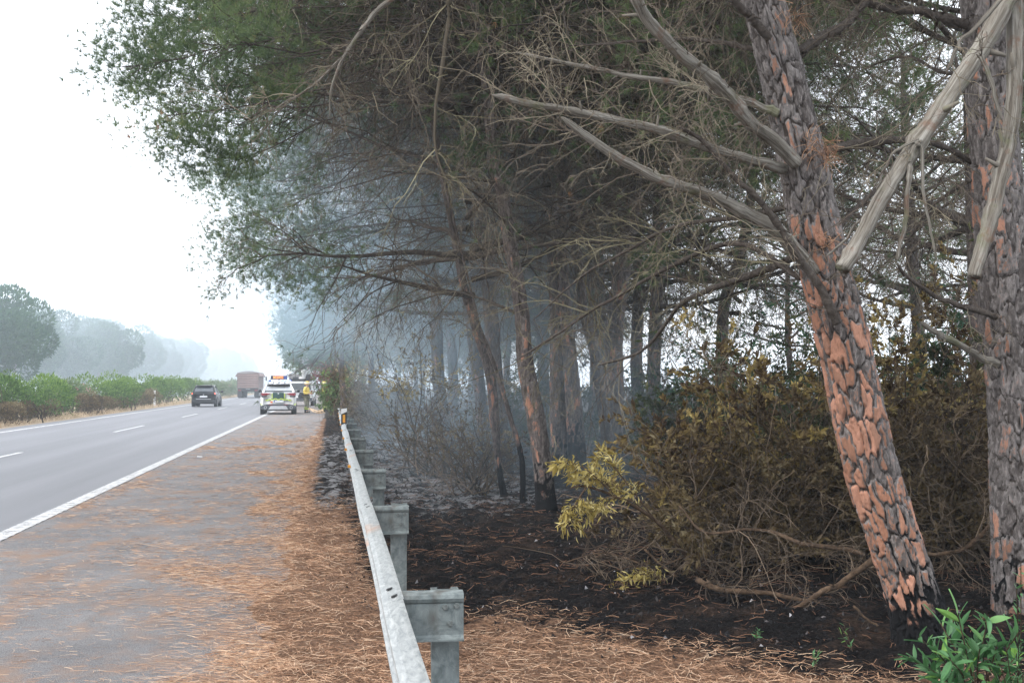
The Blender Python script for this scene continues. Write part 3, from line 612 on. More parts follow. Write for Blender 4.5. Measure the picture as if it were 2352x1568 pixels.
# --- the big leaning pine (T1)
def org1(V, c, c2, T, L):
    z = V[..., 2]; side = .5+.5*np.cos(T+.75)    # red inner bark shows more on the road side
    return c*.5+c2*.14+.23*sst(.1, .5, z)*(1-sst(2.1, 2.8, z))-.12*sst(2.3, 2.9, z)+.36*(side-.5)-.07
def char1(V, c, c2, T, L):
    z = V[..., 2]; return 1.0*sst(.55, .0, z)+.6*(.5-.5*np.cos(T+.5))*sst(1.7, .3, z)-.02
T1p = [(2127, 1505), (2102, 1388), (2052, 1229), (2001, 1076), (1961, 898), (1926, 739), (1884, 575), (1840, 370), (1808, 222), (1752, 0)]
T1w = [146, 124, 120, 121, 119, 120, 116, 110, 98, 96]
t1, b1 = px_pine(T1p, T1w, 7.6, KH, 1.0, 'large leaning pine with orange plated bark charred at its foot', res=(650, 156), cells=17, cellh=.18, mat='bark', orgf=org1, charf=char1, depth=.013, s=101, flare=.12)
t2, b2 = px_pine([(2352, 1445), (2348, 1300), (2340, 1100), (2328, 900), (2312, 700), (2298, 520), (2278, 260), (2260, 0)], [136, 128, 124, 120, 118, 114, 108, 104], 8.4, KH, 2.0,
    'straight upright pine with grey and rust flaking bark at the right edge', res=(480, 124), cells=16, cellh=.19, mat='bark', orgf=lambda V, c, c2, T, L: c*.5+c2*.14+.1*np.cos(T+.4)-.05*sst(2.2, 3.2, V[..., 2]), charf=lambda V, c, c2, T, L: .5*sst(.6, .05, V[..., 2]), depth=.012, s=202)
LL = lambda *a, **k: limb(t1, b1, *a, **k)
LL([(1800, 388), (1775, 380), (1680, 355), (1600, 330), (1480, 290), (1350, 262), (1230, 240), (1130, 218)], 7.5, 6.7, .034, .018, tw=26, name='broken_limb', seed=1)
LL([(1870, 625), (1800, 545), (1700, 480), (1600, 438), (1503, 407), (1392, 344), (1288, 268)], 7.5, 6.8, .046, .019, tw=22, name='broken_limb', seed=2)
LL([(1830, 375), (1766, 315), (1718, 274), (1673, 215), (1618, 163), (1560, 120), (1490, 50), (1450, -30)], 7.4, 6.5, .042, .03, tw=16, seed=3)
LL([(1790, 262), (1760, 250), (1700, 226), (1567, 195), (1434, 172), (1330, 150), (1180, 120)], 7.5, 7.6, .03, .008, tw=30, seed=4)
LL([(1924, 742), (1894, 679), (1859, 622), (1824, 575), (1760, 480), (1700, 420), (1617, 330), (1560, 290)], 7.35, 7.0, .028, .01, mat='limb', tw=20, seed=5, name='dead_branch')
LL([(1885, 350), (1921, 341), (1988, 326), (2077, 318), (2155, 333), (2218, 363), (2300, 420)], 7.6, 8.6, .032, .014, mat='limb', tw=24, seed=6)
LL([(1766, 88), (1721, 37), (1681, 0), (1640, -60)], 7.42, 7.2, .026, .018, mat='limb', tw=4, seed=7)
LL([(1820, 140), (1840, 118), (1877, 89), (1936, 59), (1973, 22), (2040, -60)], 7.7, 8.2, .034, .024, mat='limb', tw=14, seed=8)
LL([(1905, 560), (1925, 526), (1975, 470), (2025, 422), (2070, 370), (2120, 300)], 7.7, 8.2, .018, .01, mat='limb', tw=14, seed=9, name='dead_branch')
LL([(1840, 640), (1700, 560), (1560, 600), (1400, 690), (1290, 760), (1180, 830)], 7.8, 9.2, .02, .005, mat='limb', tw=20, seed=10, twm='twig_pale', name='dead_branch', twl=.7)
LL([(1830, 470), (1700, 500), (1560, 520), (1430, 580), (1330, 640), (1220, 740)], 7.8, 8.8, .018, .004, mat='limb', tw=23, seed=12, twm='twig_pale', name='dead_branch', twl=.8)
LL([(1760, 120), (1600, 90), (1420, 100), (1290, 105)], 7.8, 8.3, .018, .004, mat='limb', tw=15, seed=13, name='dead_branch')
LL([(1880, 560), (1760, 620), (1640, 660), (1560, 700), (1480, 800), (1370, 840)], 7.8, 10.5, .03, .008, mat='limb', tw=22, seed=14, name='dead_branch', twl=.8)
# long drooping pale branches over the top
LL([(1740, -200), (1500, -260), (1250, -190), (1050, -80), (903, 0), (839, 57), (795, 124), (763, 203), (757, 273)], 7.8, 8.0, .03, .004, tw=30, seed=15, name='drooping_branch', mat='dead')
LL([(795, 124), (719, 197), (652, 238), (569, 279)], 8.0, 8.3, .009, .003, tw=16, seed=16, name='drooping_branch', mat='dead')
LL([(1745, -240), (1500, -280), (1200, -160), (1050, -30), (1032, 60), (1015, 150), (1000, 240), (998, 330), (1020, 400), (1055, 442)], 7.6, 7.4, .022, .003, tw=16, seed=17, name='drooping_branch', mat='twig_pale', twm='twig_pale')
# needle nests caught on the branch collars
for k, (x, y, sg) in enumerate(((1868, 330, .06), (1900, 355, .07), (1822, 45, .05), (1893, 555, .05), (1900, 345, .05))):
    g = Geo(); n = 60; p = np.tile(P(x, y, 7.42)-b1, (n, 1))+rng.normal(0, sg*.6, (n, 3)); a = grow(p, rng.normal(size=(n, 3)), rng.uniform(.05, .14, n), 3, .2, -.2); addt(g, a, np.full((n, 3), .0013), 2, tint=rng.uniform(0, .7, n)); g.build('caught_needles', M['litter'], t1, kind='stuff')
L2 = lambda *a, **k: limb(t2, b2, *a, **k)
L2([(2290, 835), (2256, 822), (2205, 790), (2157, 768), (2113, 739)], 8.3, 8.0, .028, .015, tw=3, name='broken_limb', seed=20)
L2([(2290, 728), (2249, 714), (2189, 698), (2141, 676), (2084, 635), (2062, 609)], 8.3, 8.0, .022, .01, mat='limb', tw=14, seed=21, name='dead_branch')
L2([(2260, 75), (2207, 55), (2136, 30), (2025, 18), (1930, -10)], 8.4, 8.2, .034, .022, mat='limb', tw=16, seed=22)
L2([(2270, 400), (2200, 430), (2120, 500), (2060, 600)], 8.4, 8.6, .016, .006, mat='limb', tw=24, seed=23, name='dead_branch')
L2([(2265, 150), (2180, 170), (2080, 130), (1980, 160)], 8.4, 9.0, .016, .006, mat='limb', tw=26, seed=24, name='dead_branch')
# --- the tree just outside the right edge with the two sawn limbs
t0, b0 = px_pine([(2500, 1750), (2480, 1200), (2450, 600), (2425, 100), (2400, -80)], [150, 140, 130, 125, 120], 5.7, KH, 4.0, 'pine mostly out of frame whose two sawn pale limbs hang at upper right', res=(160, 40), cells=11, cellh=.18, mat='bark', depth=.012, s=303, top=8, crown=False)
L0 = lambda *a, **k: limb(t0, b0, *a, **k)
o = L0([(2405, -90), (2360, -60), (2314, 0), (2247, 122), (2166, 244), (2110, 322), (2036, 437), (1975, 548), (1935, 618)], 5.7, 5.3, .046, .033, tw=0, name='sawn_limb', n=50, sides=16, seed=30, wig=.006)
o = L0([(2405, -80), (2345, -50), (2331, 0), (2331, 111), (2327, 222), (2318, 333), (2296, 407), (2277, 500), (2252, 580), (2237, 636)], 5.7, 5.45, .044, .028, tw=0, name='sawn_limb', n=50, sides=16, seed=31, wig=.006)
for k, (pts, r0, r1) in enumerate((([(2112, 325), (2100, 341), (2085, 419), (2077, 519), (2060, 600)], .014, .008), ([(2112, 322), (2118, 348), (2125, 444), (2136, 533), (2150, 600)], .009, .004), ([(2330, -30), (2296, 4), (2218, 85), (2196, 115), (2173, 170)], .011, .007), ([(2247, 122), (2262, 148), (2284, 222), (2303, 281)], .012, .007), ([(2040, 470), (1975, 505), (1930, 560), (1895, 590)], .008, .004), ([(2110, 322), (2050, 350), (2020, 420), (2012, 450)], .007, .003))):
    L0(pts, 5.4, 5.4, r0, r1, tw=3, name='side_branch', n=18, seed=40+k, twl=.3)
# --- mid trunks
oc = lambda lo, hi, am=.2: (lambda V, c, c2, T, L: c*.42+c2*.12-.05+.12*np.cos(T+.7)+am*.45*sst(lo, lo+.3, V[..., 2])*(1-sst(hi-.4, hi, V[..., 2])))
cc = lambda h, a=.8: (lambda V, c, c2, T, L: a*sst(h, .05, V[..., 2])+.08*c)
mid = [
 ([(1256, 1188), (1253, 1151), (1246, 1069), (1232, 966), (1218, 897), (1205, 815), (1200, 725), (1184, 622), (1164, 515), (1150, 420), (1135, 372), (1119, 198)], [52, 47, 43, 41, 39, 37, 34, 31, 31, 31, 28, 26], 15.3, 0, 0.4, 'slim pine leaning left just beyond the burnt ground, orange scars on its flank', .9, .15),
 ([(1286, 1120), (1284, 1017), (1282, 863), (1280, 725), (1275, 626), (1265, 483), (1243, 325), (1230, 182)], [44, 41, 38, 36, 33, 30, 28, 26], 19.7, 1, 2.2, 'left stem of the close pair of thick charred pines', 1.1, .12),
 ([(1332, 1122), (1325, 1034), (1318, 931), (1308, 815), (1298, 700), (1290, 560), (1288, 400)], [44, 40, 37, 33, 27, 22, 18], 19.5, 2, 5.0, 'right stem of the close pine pair, blackened low down with rust plates', 1.6, .2),
 ([(1396, 1118), (1394, 1000), (1380, 897), (1363, 801), (1339, 708), (1332, 642), (1319, 547), (1313, 452), (1300, 356), (1288, 230)], [34, 29, 27, 25, 22, 21, 20, 20, 19, 18], 20.0, 0, 3.3, 'thin brown pine crossing in front of a thicker charred trunk', 1.0, .05),
 ([(1404, 1112), (1408, 966), (1411, 863), (1411, 760), (1430, 610), (1452, 483), (1468, 356), (1491, 198)], [52, 47, 44, 42, 38, 34, 30, 28], 20.6, 1, 1.2, 'thick charred pine whose upper trunk bends right behind the yellow sapling', 1.5, .15),
 ([(1160, 1155), (1146, 1069), (1136, 966), (1126, 863), (1098, 766), (1078, 698), (1064, 650)], [15, 14, 22, 24, 22, 20, 18], 17.5, 2, 4.2, 'slender leaning pine left of the trunks, pinkish bark, smoky foot', .9, .2),
 ([(1112, 1060), (1108, 960), (1100, 880), (1090, 800), (1075, 700), (1060, 600)], [30, 28, 27, 26, 24, 22], 26, 0, 2.9, 'dim pine trunk in the smoke left of the slender leaning ones', 1.0, .0),
 ([(1015, 1010), (1010, 940), (1005, 860), (1000, 780), (990, 700)], [24, 22, 20, 20, 18], 36, 1, 0.9, 'faint pine trunk behind the scorched shrub in blue smoke', 1.0, .0),
 ([(1655, 1000), (1657, 880), (1659, 771), (1665, 692), (1697, 596), (1720, 480)], [30, 29, 28, 27, 25, 22], 26, 2, 1.9, 'hazy grey pine trunk behind the undergrowth, bending right', .8, .0),
 ([(1500, 1060), (1500, 900), (1505, 760), (1512, 600), (1516, 300), (1520, 100)], [34, 32, 30, 28, 26, 24], 24, 0, 5.5, 'dark pine trunk rising behind the scorched brush in the centre', 1.1, .0),
 ([(2120, 1080), (2118, 900), (2105, 700), (2090, 500), (2080, 300)], [28, 27, 26, 24, 22], 28, 2, .2, 'pine behind the brown shrubs seen between the two big trunks', .8, .0),
]
KK = KA; LT = []
for k, (pts, ws, D, kd, rot, lab, hh, am) in enumerate(mid):
    scl = 1.0 if D < 18 else 1.08
    t, bb = px_pine(pts, ws, D, KH if k < 5 else KK[kd], rot, lab, res=(170, 34), cells=8, cellh=.2, orgf=oc(.2, 3.2, am), charf=cc(hh), depth=.011, s=400+k*17, scl=scl, top=8.2)
    LT.append((t, bb))
    if k < 5:
        for j in range(5):
            q = pts[5+j % (len(pts)-5)]; x, y = q; dx = rng.uniform(120, 330)*(-1 if (j+k) % 5 else 1); dy = -rng.uniform(-30, 150)
            limb(t, bb, [(x, y), (x+dx*.4, y+dy*.55), (x+dx, y+dy)], D, D-rng.uniform(-1, 2), .02, .006, mat=random.choice(['limb', 'dead']), tw=26, n=14, sides=6, seed=60+k*10+j, name='dead_branch', twl=.9)
# leaning thin stems by the foot of the slim pines
st, sb = px_pine([(1201, 1152), (1198, 1052), (1174, 966), (1150, 883), (1119, 794), (1100, 740)], [14, 13, 12, 11, 9, 7], 16.6, KA[2], 0, 'thin bent charred sapling stem between the slender pines', res=(90, 14), cells=5, cellh=.2, depth=.004, top=4.4, charf=cc(1.4, .9), crown=False, name='pine_sapling')
limb(st, sb, [(1119, 794), (1060, 740), (1000, 730), (930, 700)], 16.6, 16, .01, .003, tw=20, n=12, sides=5, name='branch', seed=90)
def needle_lobes(t, base, pts, D, rad, seed, n=190, k=15):
    r = np.random.default_rng(seed); ng = Geo(); lg = Geo(); c = []
    for (x, y) in pts:
        c.append(P(x, y, D+r.normal(0, 1.2)))
    c = np.array(c); cb = c[::2]; R_ = rad*r.uniform(.7, 1.25, len(c)); i = np.repeat(np.arange(len(c)), n); u = unit(r.normal(size=(len(i), 3))); p = c[i]+u*(R_[i]*r.uniform(.35, 1.1, len(i)))[:, None]*np.array([1.25, 1.6, .8])
    needles(ng, p-base, u*.35+np.array([-.25, 0, .8]), k, .11, .0055, .6, r, np.clip(.15+.55*_h(i, i*0, i*0, seed)+r.normal(0, .16, len(i)), 0, 1)); ng.build('needles', M['needle'], t, kind='stuff')
    s0 = np.array([base+np.array([0, 0, max(q[2]+r.uniform(-.9, 1.6), 4.0)]) for q in cb]); b = np.stack([s0+(cb-s0)*f+np.array([0, 0, .35*math.sin(f*3.1)]) for f in np.linspace(0, 1, 9)], 1); b = b+r.normal(0, .05, b.shape); addt(lg, b-base, taper(len(b), 9, .018, .006), 5)
    a0, d0, _ = kids(b, 26, .72, 1, .8, r); a = grow(a0, d0, rad*r.uniform(.5, 1.3, len(a0)), 5, .2, .02, r); addt(lg, a-base, taper(len(a), 5, .006, .002), 3); lg.build('branches', M['limb'], t, kind='stuff')
for (t_, b_, pts_, D_, R_, sd_) in ((LT[0][0], LT[0][1], [(345, 60), (420, 30), (500, 60), (590, 40), (335, 130), (400, 100), (470, 130), (560, 140), (330, 190), (400, 210), (480, 220), (560, 230), (370, 270), (440, 300), (520, 310), (640, 110), (650, 210), (300, 120), (280, 160), (460, 360), (540, 380), (380, 20), (610, 300)], 14.5, .42, 1),
                               (LT[1][0], LT[1][1], [(500, 420), (560, 430), (640, 420), (540, 470), (610, 480), (690, 470), (560, 530), (640, 540), (720, 520), (600, 590), (670, 600), (740, 590), (520, 578), (550, 590), (790, 560), (640, 640), (700, 650), (590, 380), (680, 390), (760, 640)], 21, .55, 2)):
    needle_lobes(t_, b_, pts_, D_, R_, sd_)
# --- row of pines lining the shoulder away into the smoke
rowlab = 'roadside pine with its crown overhanging the hard shoulder in smoke'
row = [(3.0, 22, 1, .5, 1.08), (2.6, 28, 0, 3.6, 1.1), (3.2, 34, 2, 2.4, 1.12), (5.6, 26, 1, 4.8, 1.02), (5.2, 31, 0, 1.1, 1.05), (6.2, 37, 1, .2, 1.1), (5.0, 43, 2, 5.2, 1.1), (7.0, 49, 1, 2.9, 1.1)]
for k, (x, y, kd, rot, s_) in enumerate(row):
    pine((x, y, 0), (KH if k < 3 else KA[kd]), rot, s_, (('nearest of the roadside pines whose crowns overhang the shoulder', 'second roadside pine overhanging the shoulder, in blue smoke', 'third and farthest tall roadside pine overhanging the shoulder before the gap')[k] if k < 3 else 'pine just behind the roadside row, its twigs tangled in blue smoke'), ('pines lining the shoulder' if k < 3 else 'pines behind the roadside row'), k % 2, (rng.normal(0, .03), rng.normal(-.06, .03)))
for k, (x, y, kd, rot, s_) in enumerate([(.2, 84, 1, 2.9, 1.2), (1.0, 92, 0, .9, 1.1), (-.5, 120, 1, 2.2, 1.1), (3, 128, 0, 4, 1.1), (-1, 160, 1, .5, 1.1), (2, 175, 0, 2.5, 1.15), (0, 210, 1, 1.5, 1.2)]):
    pine((x, y, 0), KF[0], rot, s_, 'distant roadside pine fading into pale smoke past the parked vehicles', 'distant roadside pines', k % 2)
# --- deeper wood
r_ = np.random.default_rng(99); spots = []
for y in np.arange(13, 62, 6.2):
    for x in np.arange(7.2, 34, 6.4):
        xx, yy = x+r_.uniform(-1.6, 1.6), y+r_.uniform(-1.8, 1.8)
        if math.hypot(xx-3.5, yy-7) < 4.5 or yy > 48: continue
        px = 763+xx/yy*2900
        if px > 2600 or (1880 < px < 2300 and yy > 13) or (1560 < px < 1800 and yy > 24): continue
        spots.append((xx, yy))
print('deep', len(spots))
for k, (x, y) in enumerate(spots):
    pine((x, y, .1), (KA+KF)[k % 4], r_.uniform(0, 6.28), r_.uniform(.85, 1.1), 'pine deeper in the wood, half hidden by nearer twigs', 'pines deeper in the wood', k % 2)
for x, y in ((6.5, 58), (7.5, 68), (5, 76), (8, 84), (7, 98), (8, 112)):
    pine((x, y, 0), KF[0], r_.uniform(0, 6.28), 1.1, 'pine standing back from the shoulder in thick smoke', 'pines standing back in the smoke', 1)
# --- across the road: round umbrella pines
def round_crown(seed, Rr=5.2, Hh=9.5, nlobe=26, nleaf=24000, size=.34):
    r = np.random.default_rng(seed); d = unit(r.normal(size=(nlobe, 3))); c = d*np.array([Rr*.68, Rr*.68, 2.6]); c[:, 2] += Hh-4.2; rad = r.uniform(1.1, 1.9, nlobe)
    k = r.integers(0, nlobe, nleaf); u = unit(r.normal(size=(nleaf, 3))); p = c[k]+u*(rad[k]*r.uniform(.72, 1.04, nleaf)**.6)[:, None]
    g = Geo(); t = np.clip(.35+.35*u[:, 2]*0+r.normal(0, .2, nleaf)+.2*_h(k, k, k, seed), 0, 1); leaves(g, p, u+np.array([0, 0, .5])+r.normal(0, .5, (nleaf, 3)), size*r.uniform(.7, 1.3, nleaf), size*.35, r, .1, tint=t)
    return g
def round_pine(x, y, zc__, Rr, Hz, seed, label, mat, nleaf=12000, size=.19, lobes=30):
    r = np.random.default_rng(seed); t = empty('pine_tree', (x, y, 0), label=label, cat='pine tree'); d = unit(r.normal(size=(lobes, 3))); c = d*np.array([Rr*.72, Rr*.72, Hz*.7])*r.uniform(.5, 1.0, (lobes, 1)); c[:, 2] += zc__; rad = r.uniform(.2, .36, lobes)*Rr
    k = r.integers(0, lobes, nleaf); u = unit(r.normal(size=(nleaf, 3))); p = c[k]+u*(rad[k]*r.uniform(.5, 1.08, nleaf)**.7)[:, None]; g = Geo()
    leaves(g, p, u*.5+np.array([0, 0, .6])+r.normal(0, .5, (nleaf, 3)), size*r.uniform(.6, 1.4, nleaf), size*.16, r, .1, tint=np.clip(.25+.5*_h(k, k*0, k*0, seed)+r.normal(0, .15, nleaf), 0, 1)); g.build('crown', M[mat], t, kind='stuff')
    share('trunk', STK[seed % 2], t, (0, 0, 0), (0, 0, seed), (1.1, 1.1, .6)); n = 40; b = grow(np.tile((0, 0, zc__-Hz*.6), (n, 1)), d[r.integers(0, lobes, n)]+np.array([0, 0, .1]), Rr*r.uniform(.5, .85, n), 7, .12, 0, r); g = Geo(); addt(g, b, taper(n, 7, .022, .006), 5); g.build('limbs', M['limb'], t, kind='stuff'); return t
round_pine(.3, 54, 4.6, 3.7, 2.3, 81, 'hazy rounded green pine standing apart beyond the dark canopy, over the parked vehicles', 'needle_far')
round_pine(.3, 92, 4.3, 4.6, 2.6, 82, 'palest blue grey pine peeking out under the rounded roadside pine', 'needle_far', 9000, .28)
round_pine(1.6, 48, 3.9, 2.0, 1.7, 83, 'rusty olive scorched pine between the rounded pine and the blue smoke', 'scorch', 9000, .14)
RC = []
for sd in (3, 4):
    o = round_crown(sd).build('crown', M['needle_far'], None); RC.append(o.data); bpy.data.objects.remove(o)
rl = [(-27, 106, 1.06, 'rounded umbrella pine, nearest across the road at the left edge'), (-33.5, 100, 1.14, 'umbrella pine cut by the left edge of the picture behind the hedge')]
y = 138.
while y < 460:
    rl.append((-31+r_.uniform(-3.5, 3.5), y, r_.uniform(1.08, 1.32), 'umbrella pine across the road dissolving into smoke')); y += r_.uniform(7, 12)*(1+y/300)
for k, (x, y, s_, lab) in enumerate(rl):
    t = empty('umbrella_pine', (x, y, 0), r_.uniform(0, 6), label=lab, cat='pine tree', group='umbrella pines across the road')
    share('crown', RC[k % 2], t, (0, 0, 0), (0, 0, 0), (s_, s_, s_*(.92 if k > 1 else 1.0)), 'stuff'); share('trunk', STK[k % 2], t, (0, 0, 0), (0, 0, 0), (1.4, 1.4, .95))

# ================================================================== SHRUBS
def bush(name, base, w, d, h, label, cat, leafmat, nst=40, nleaf=6000, lsize=.035, stemmat='brush', lean=0, group=None, seed=1, low=.3, tang=0, lw=.4, tmin=.45, stemr=.006, spread=1.0, coloff=0.):
    """stems fan from the base into a w x d x h crown, leaves on the outer shoots"""
    r = np.random.default_rng(seed); t = empty(name, base, label=label, cat=cat, group=group)
    s0 = np.c_[r.normal(0, w*.1, nst), r.normal(0, d*.1, nst), np.zeros(nst)]; tg = np.c_[r.uniform(-1, 1, nst)*w/2*spread, r.uniform(-1, 1, nst)*d/2*spread, h*r.uniform(.5, 1, nst)]
    rr_ = np.hypot(tg[:, 0]/(w/2), tg[:, 1]/(d/2)); tg[:, 2] *= np.sqrt(np.clip(1.15-rr_**2*.7, .1, 1)); L = np.linalg.norm(tg-s0, axis=1)*1.08
    st = grow(s0, unit(tg-s0)+np.array([0, 0, .15]), L, 9, .13, -.02, r); g = Geo(); addt(g, st, taper(nst, 9, stemr*(1+L), .003), 5, tint=r.uniform(0, 1, nst))
    b0, bd, bt = kids(st, 8, .2, 1, .75, r); bl = np.repeat(L, 8)*.34*r.uniform(.4, 1.2, len(b0)); br = grow(b0, bd, bl, 6, .25, -.01, r); ti = r.uniform(0, 1, len(br)); addt(g, br, taper(len(br), 6, .0045, .002), 3, tint=ti)
    c0, cd, _ = kids(br, 4, .2, 1, .7, r); cl = np.repeat(bl, 4)*.5*r.uniform(.4, 1.2, len(c0)); cr = grow(c0, cd, cl, 5, .3, -.02, r); addt(g, cr, taper(len(cr), 5, .0026, .0014), 2, tint=np.repeat(ti, 4))
    if tang:
        a0 = np.c_[r.uniform(-w/2, w/2, tang), r.uniform(-d/2, d/2, tang), r.uniform(.05, h*.55, tang)]; ad = r.normal(size=(tang, 3)); ad[:, 2] *= .4
        an = grow(a0, ad, r.uniform(.3, 1.3, tang), 9, .3, .0, r); an[..., 2] = np.maximum(an[..., 2], .02); addt(g, an, taper(tang, 9, .0045, .002), 3, tint=r.uniform(.1, 1, tang))
    g.build('stems', M[stemmat], t, smooth=True, kind='stuff')
    if nleaf:
        i = r.integers(0, len(cr), nleaf); f = r.uniform(.2, 1, nleaf); a = np.minimum((f*4).astype(int), 3); p = cr[i, a]+(cr[i, a+1]-cr[i, a])*r.uniform(0, 1, (nleaf, 1))
        k = (p[:, 2] > low*h) | (r.uniform(size=nleaf) < .12); k &= vnoise(p[:, 0]*3, p[:, 1]*3, p[:, 2]*3, s=seed) > .28; p = p[k]; i = i[k]; n = len(p)
        dd = unit(cr[i, -1]-cr[i, 0])+r.normal(0, .6, (n, 3)); cl_ = vnoise(p[:, 0]*2.2, p[:, 1]*2.2, p[:, 2]*2.2, s=seed+5)
        lg = Geo(); leaves(lg, p, dd, lsize*r.uniform(.7, 1.4, n), lsize*lw, r, .08, tint=np.clip(cl_*1.1-.1+coloff+r.normal(0, .16, n), 0, 1)); lg.build('foliage', M[leafmat], t, kind='stuff')
    return t
def gp(px, D, z=0): p = P(px, 882, D); p[2] = z; return p
# scorched brush behind and beside the big pine
B = [
 ('scorched_shrub', gp(1790, 11.4), 2.6, 1.8, 1.95, 'tall scorched shrub with olive yellow leaves left of the leaning pine', 'scorch', 22000, 11, .3, 240, -.06),
 ('scorched_shrub', gp(1650, 10.6), 1.9, 1.6, 1.2, 'low brown scorched shrub reaching toward the yellow sapling', 'scorch_brown', 12000, 12, .2, 260, 0),
 ('scorched_shrub', gp(1960, 10.9), 2.0, 1.6, 1.75, 'brown shrub tangled directly behind the leaning pine', 'scorch_brown', 15000, 13, .2, 240, 0),
 ('scorched_shrub', gp(2130, 11.6), 2.3, 1.8, 2.3, 'yellow brown shrub filling the gap between the two large trunks', 'scorch', 25000, 14, .25, 200, -.1),
 ('scorched_shrub', gp(2230, 10.2), 1.6, 1.4, 1.5, 'dark brown tangled shrub at the foot of the right edge pine', 'scorch_brown', 10000, 15, .2, 220, -.1),
 ('scorched_shrub', gp(2400, 12.0), 2.3, 1.8, 2.4, 'olive shrub behind the pine at the right edge', 'olive', 20000, 16, .2, 100, 0),
 ('scorched_shrub', gp(1690, 15.5), 2.0, 1.6, 1.7, 'dull olive shrub in shade behind the tall yellow one', 'olive', 20000, 17, .15, 120, -.05),
]
for (nm, bs, w_, d_, h_, lab, lm, nl_, sd, low, tg_, co) in B:
    bush(nm, bs, w_, d_, h_, lab, 'shrub', lm, 30, int(nl_*1.15), .054, lw=.5, seed=sd, low=low, tang=int(tg_*.6), coloff=co)
B2 = [(1760, 18, 3.2, 2.4, 2.6, 'deep green shrub in the clearing behind the scorched brush', 'deepgreen', 21), (2020, 20, 3.5, 2.4, 3.0, 'tall green bush in pale haze between the pine trunks', 'deepgreen', 22), (1530, 22.5, 2.4, 2, 1.9, 'dark olive bush beyond the thick charred pine', 'olive', 23),
      (1880, 15, 2.4, 2, 2.5, 'leafy dark branched shrub rising above the yellow brush', 'olive', 24), (2230, 15.5, 2.8, 2, 2.9, 'green leaved tall shrub behind the right edge pine', 'deepgreen', 25), (1330, 27, 3.5, 2.5, 2.2, 'shaded grey green bush behind the pine pair', 'olive', 26), (1180, 29, 3.4, 2.5, 2.0, 'smoky olive bush behind the slender pines', 'olive', 27), (1620, 24, 4, 2.5, 2.6, 'shadowed green bush far back in the centre', 'olive', 28)]
for (px, D, w_, d_, h_, lab, lm, sd) in B2: bush('undergrowth_bush', gp(px, D), w_, d_, h_, lab, 'bush', lm, 34, 7500, .075, seed=sd, low=.15, tang=60)
B3 = [(1010, 21.5, 2.2, 1.6, 1.35, 'leafless burnt shrub standing over the grey ash', 31), (1090, 18.5, 1.5, 1.2, 1.3, 'burnt twiggy shrub by the slender pines', 32), (940, 30, 2.6, 2, 1.7, 'brown leaved shrub in blue smoke behind the ash', 33)]
for (px, D, w_, d_, h_, lab, sd) in B3: bush('burnt_shrub', gp(px, D), w_, d_, h_, lab, 'shrub', 'scorch_brown', 34, 2200, .05, seed=sd, low=.4, tang=60)
bush('yellowed_shrub', gp(985, 24, 0), 2.4, 1.6, 2.9, 'yellowed pine sapling foliage hanging in the smoke left of the trunks', 'shrub', 'scorch', 16, 4500, .07, seed=35, low=.45)
# shrubs at the end of the rail
bush('verge_shrub', G(805, 950)+np.array([.3, 0, 0]), 2.4, 2.4, 3.0, 'olive brown shrub overhanging the far end of the guardrail', 'shrub', 'scorch', 44, 10000, .09, seed=41, low=.2, tang=80)
bush('verge_shrub', gp(768, 66), 1.3, 1.6, 2.3, 'fresh green shrub beside the firefighters', 'shrub', 'hedge', 40, 8000, .11, seed=42, low=.05)
bush('verge_shrub', gp(830, 42), 2.6, 2.2, 2.2, 'brown grey shrub behind the marker panel', 'shrub', 'scorch_brown', 40, 6000, .08, seed=43, low=.1, tang=60)
bush('verge_shrub', gp(890, 36), 2.4, 2.2, 2.0, 'scorched shrub in thin smoke right of the marker panel', 'shrub', 'scorch_brown', 40, 6000, .07, seed=44, low=.1, tang=60)
bush('verge_shrub', gp(752, 80), 1.4, 1.6, 3.3, 'shrub with dark red top above the green one', 'shrub', 'redleaf', 30, 5000, .1, seed=45, low=.3)
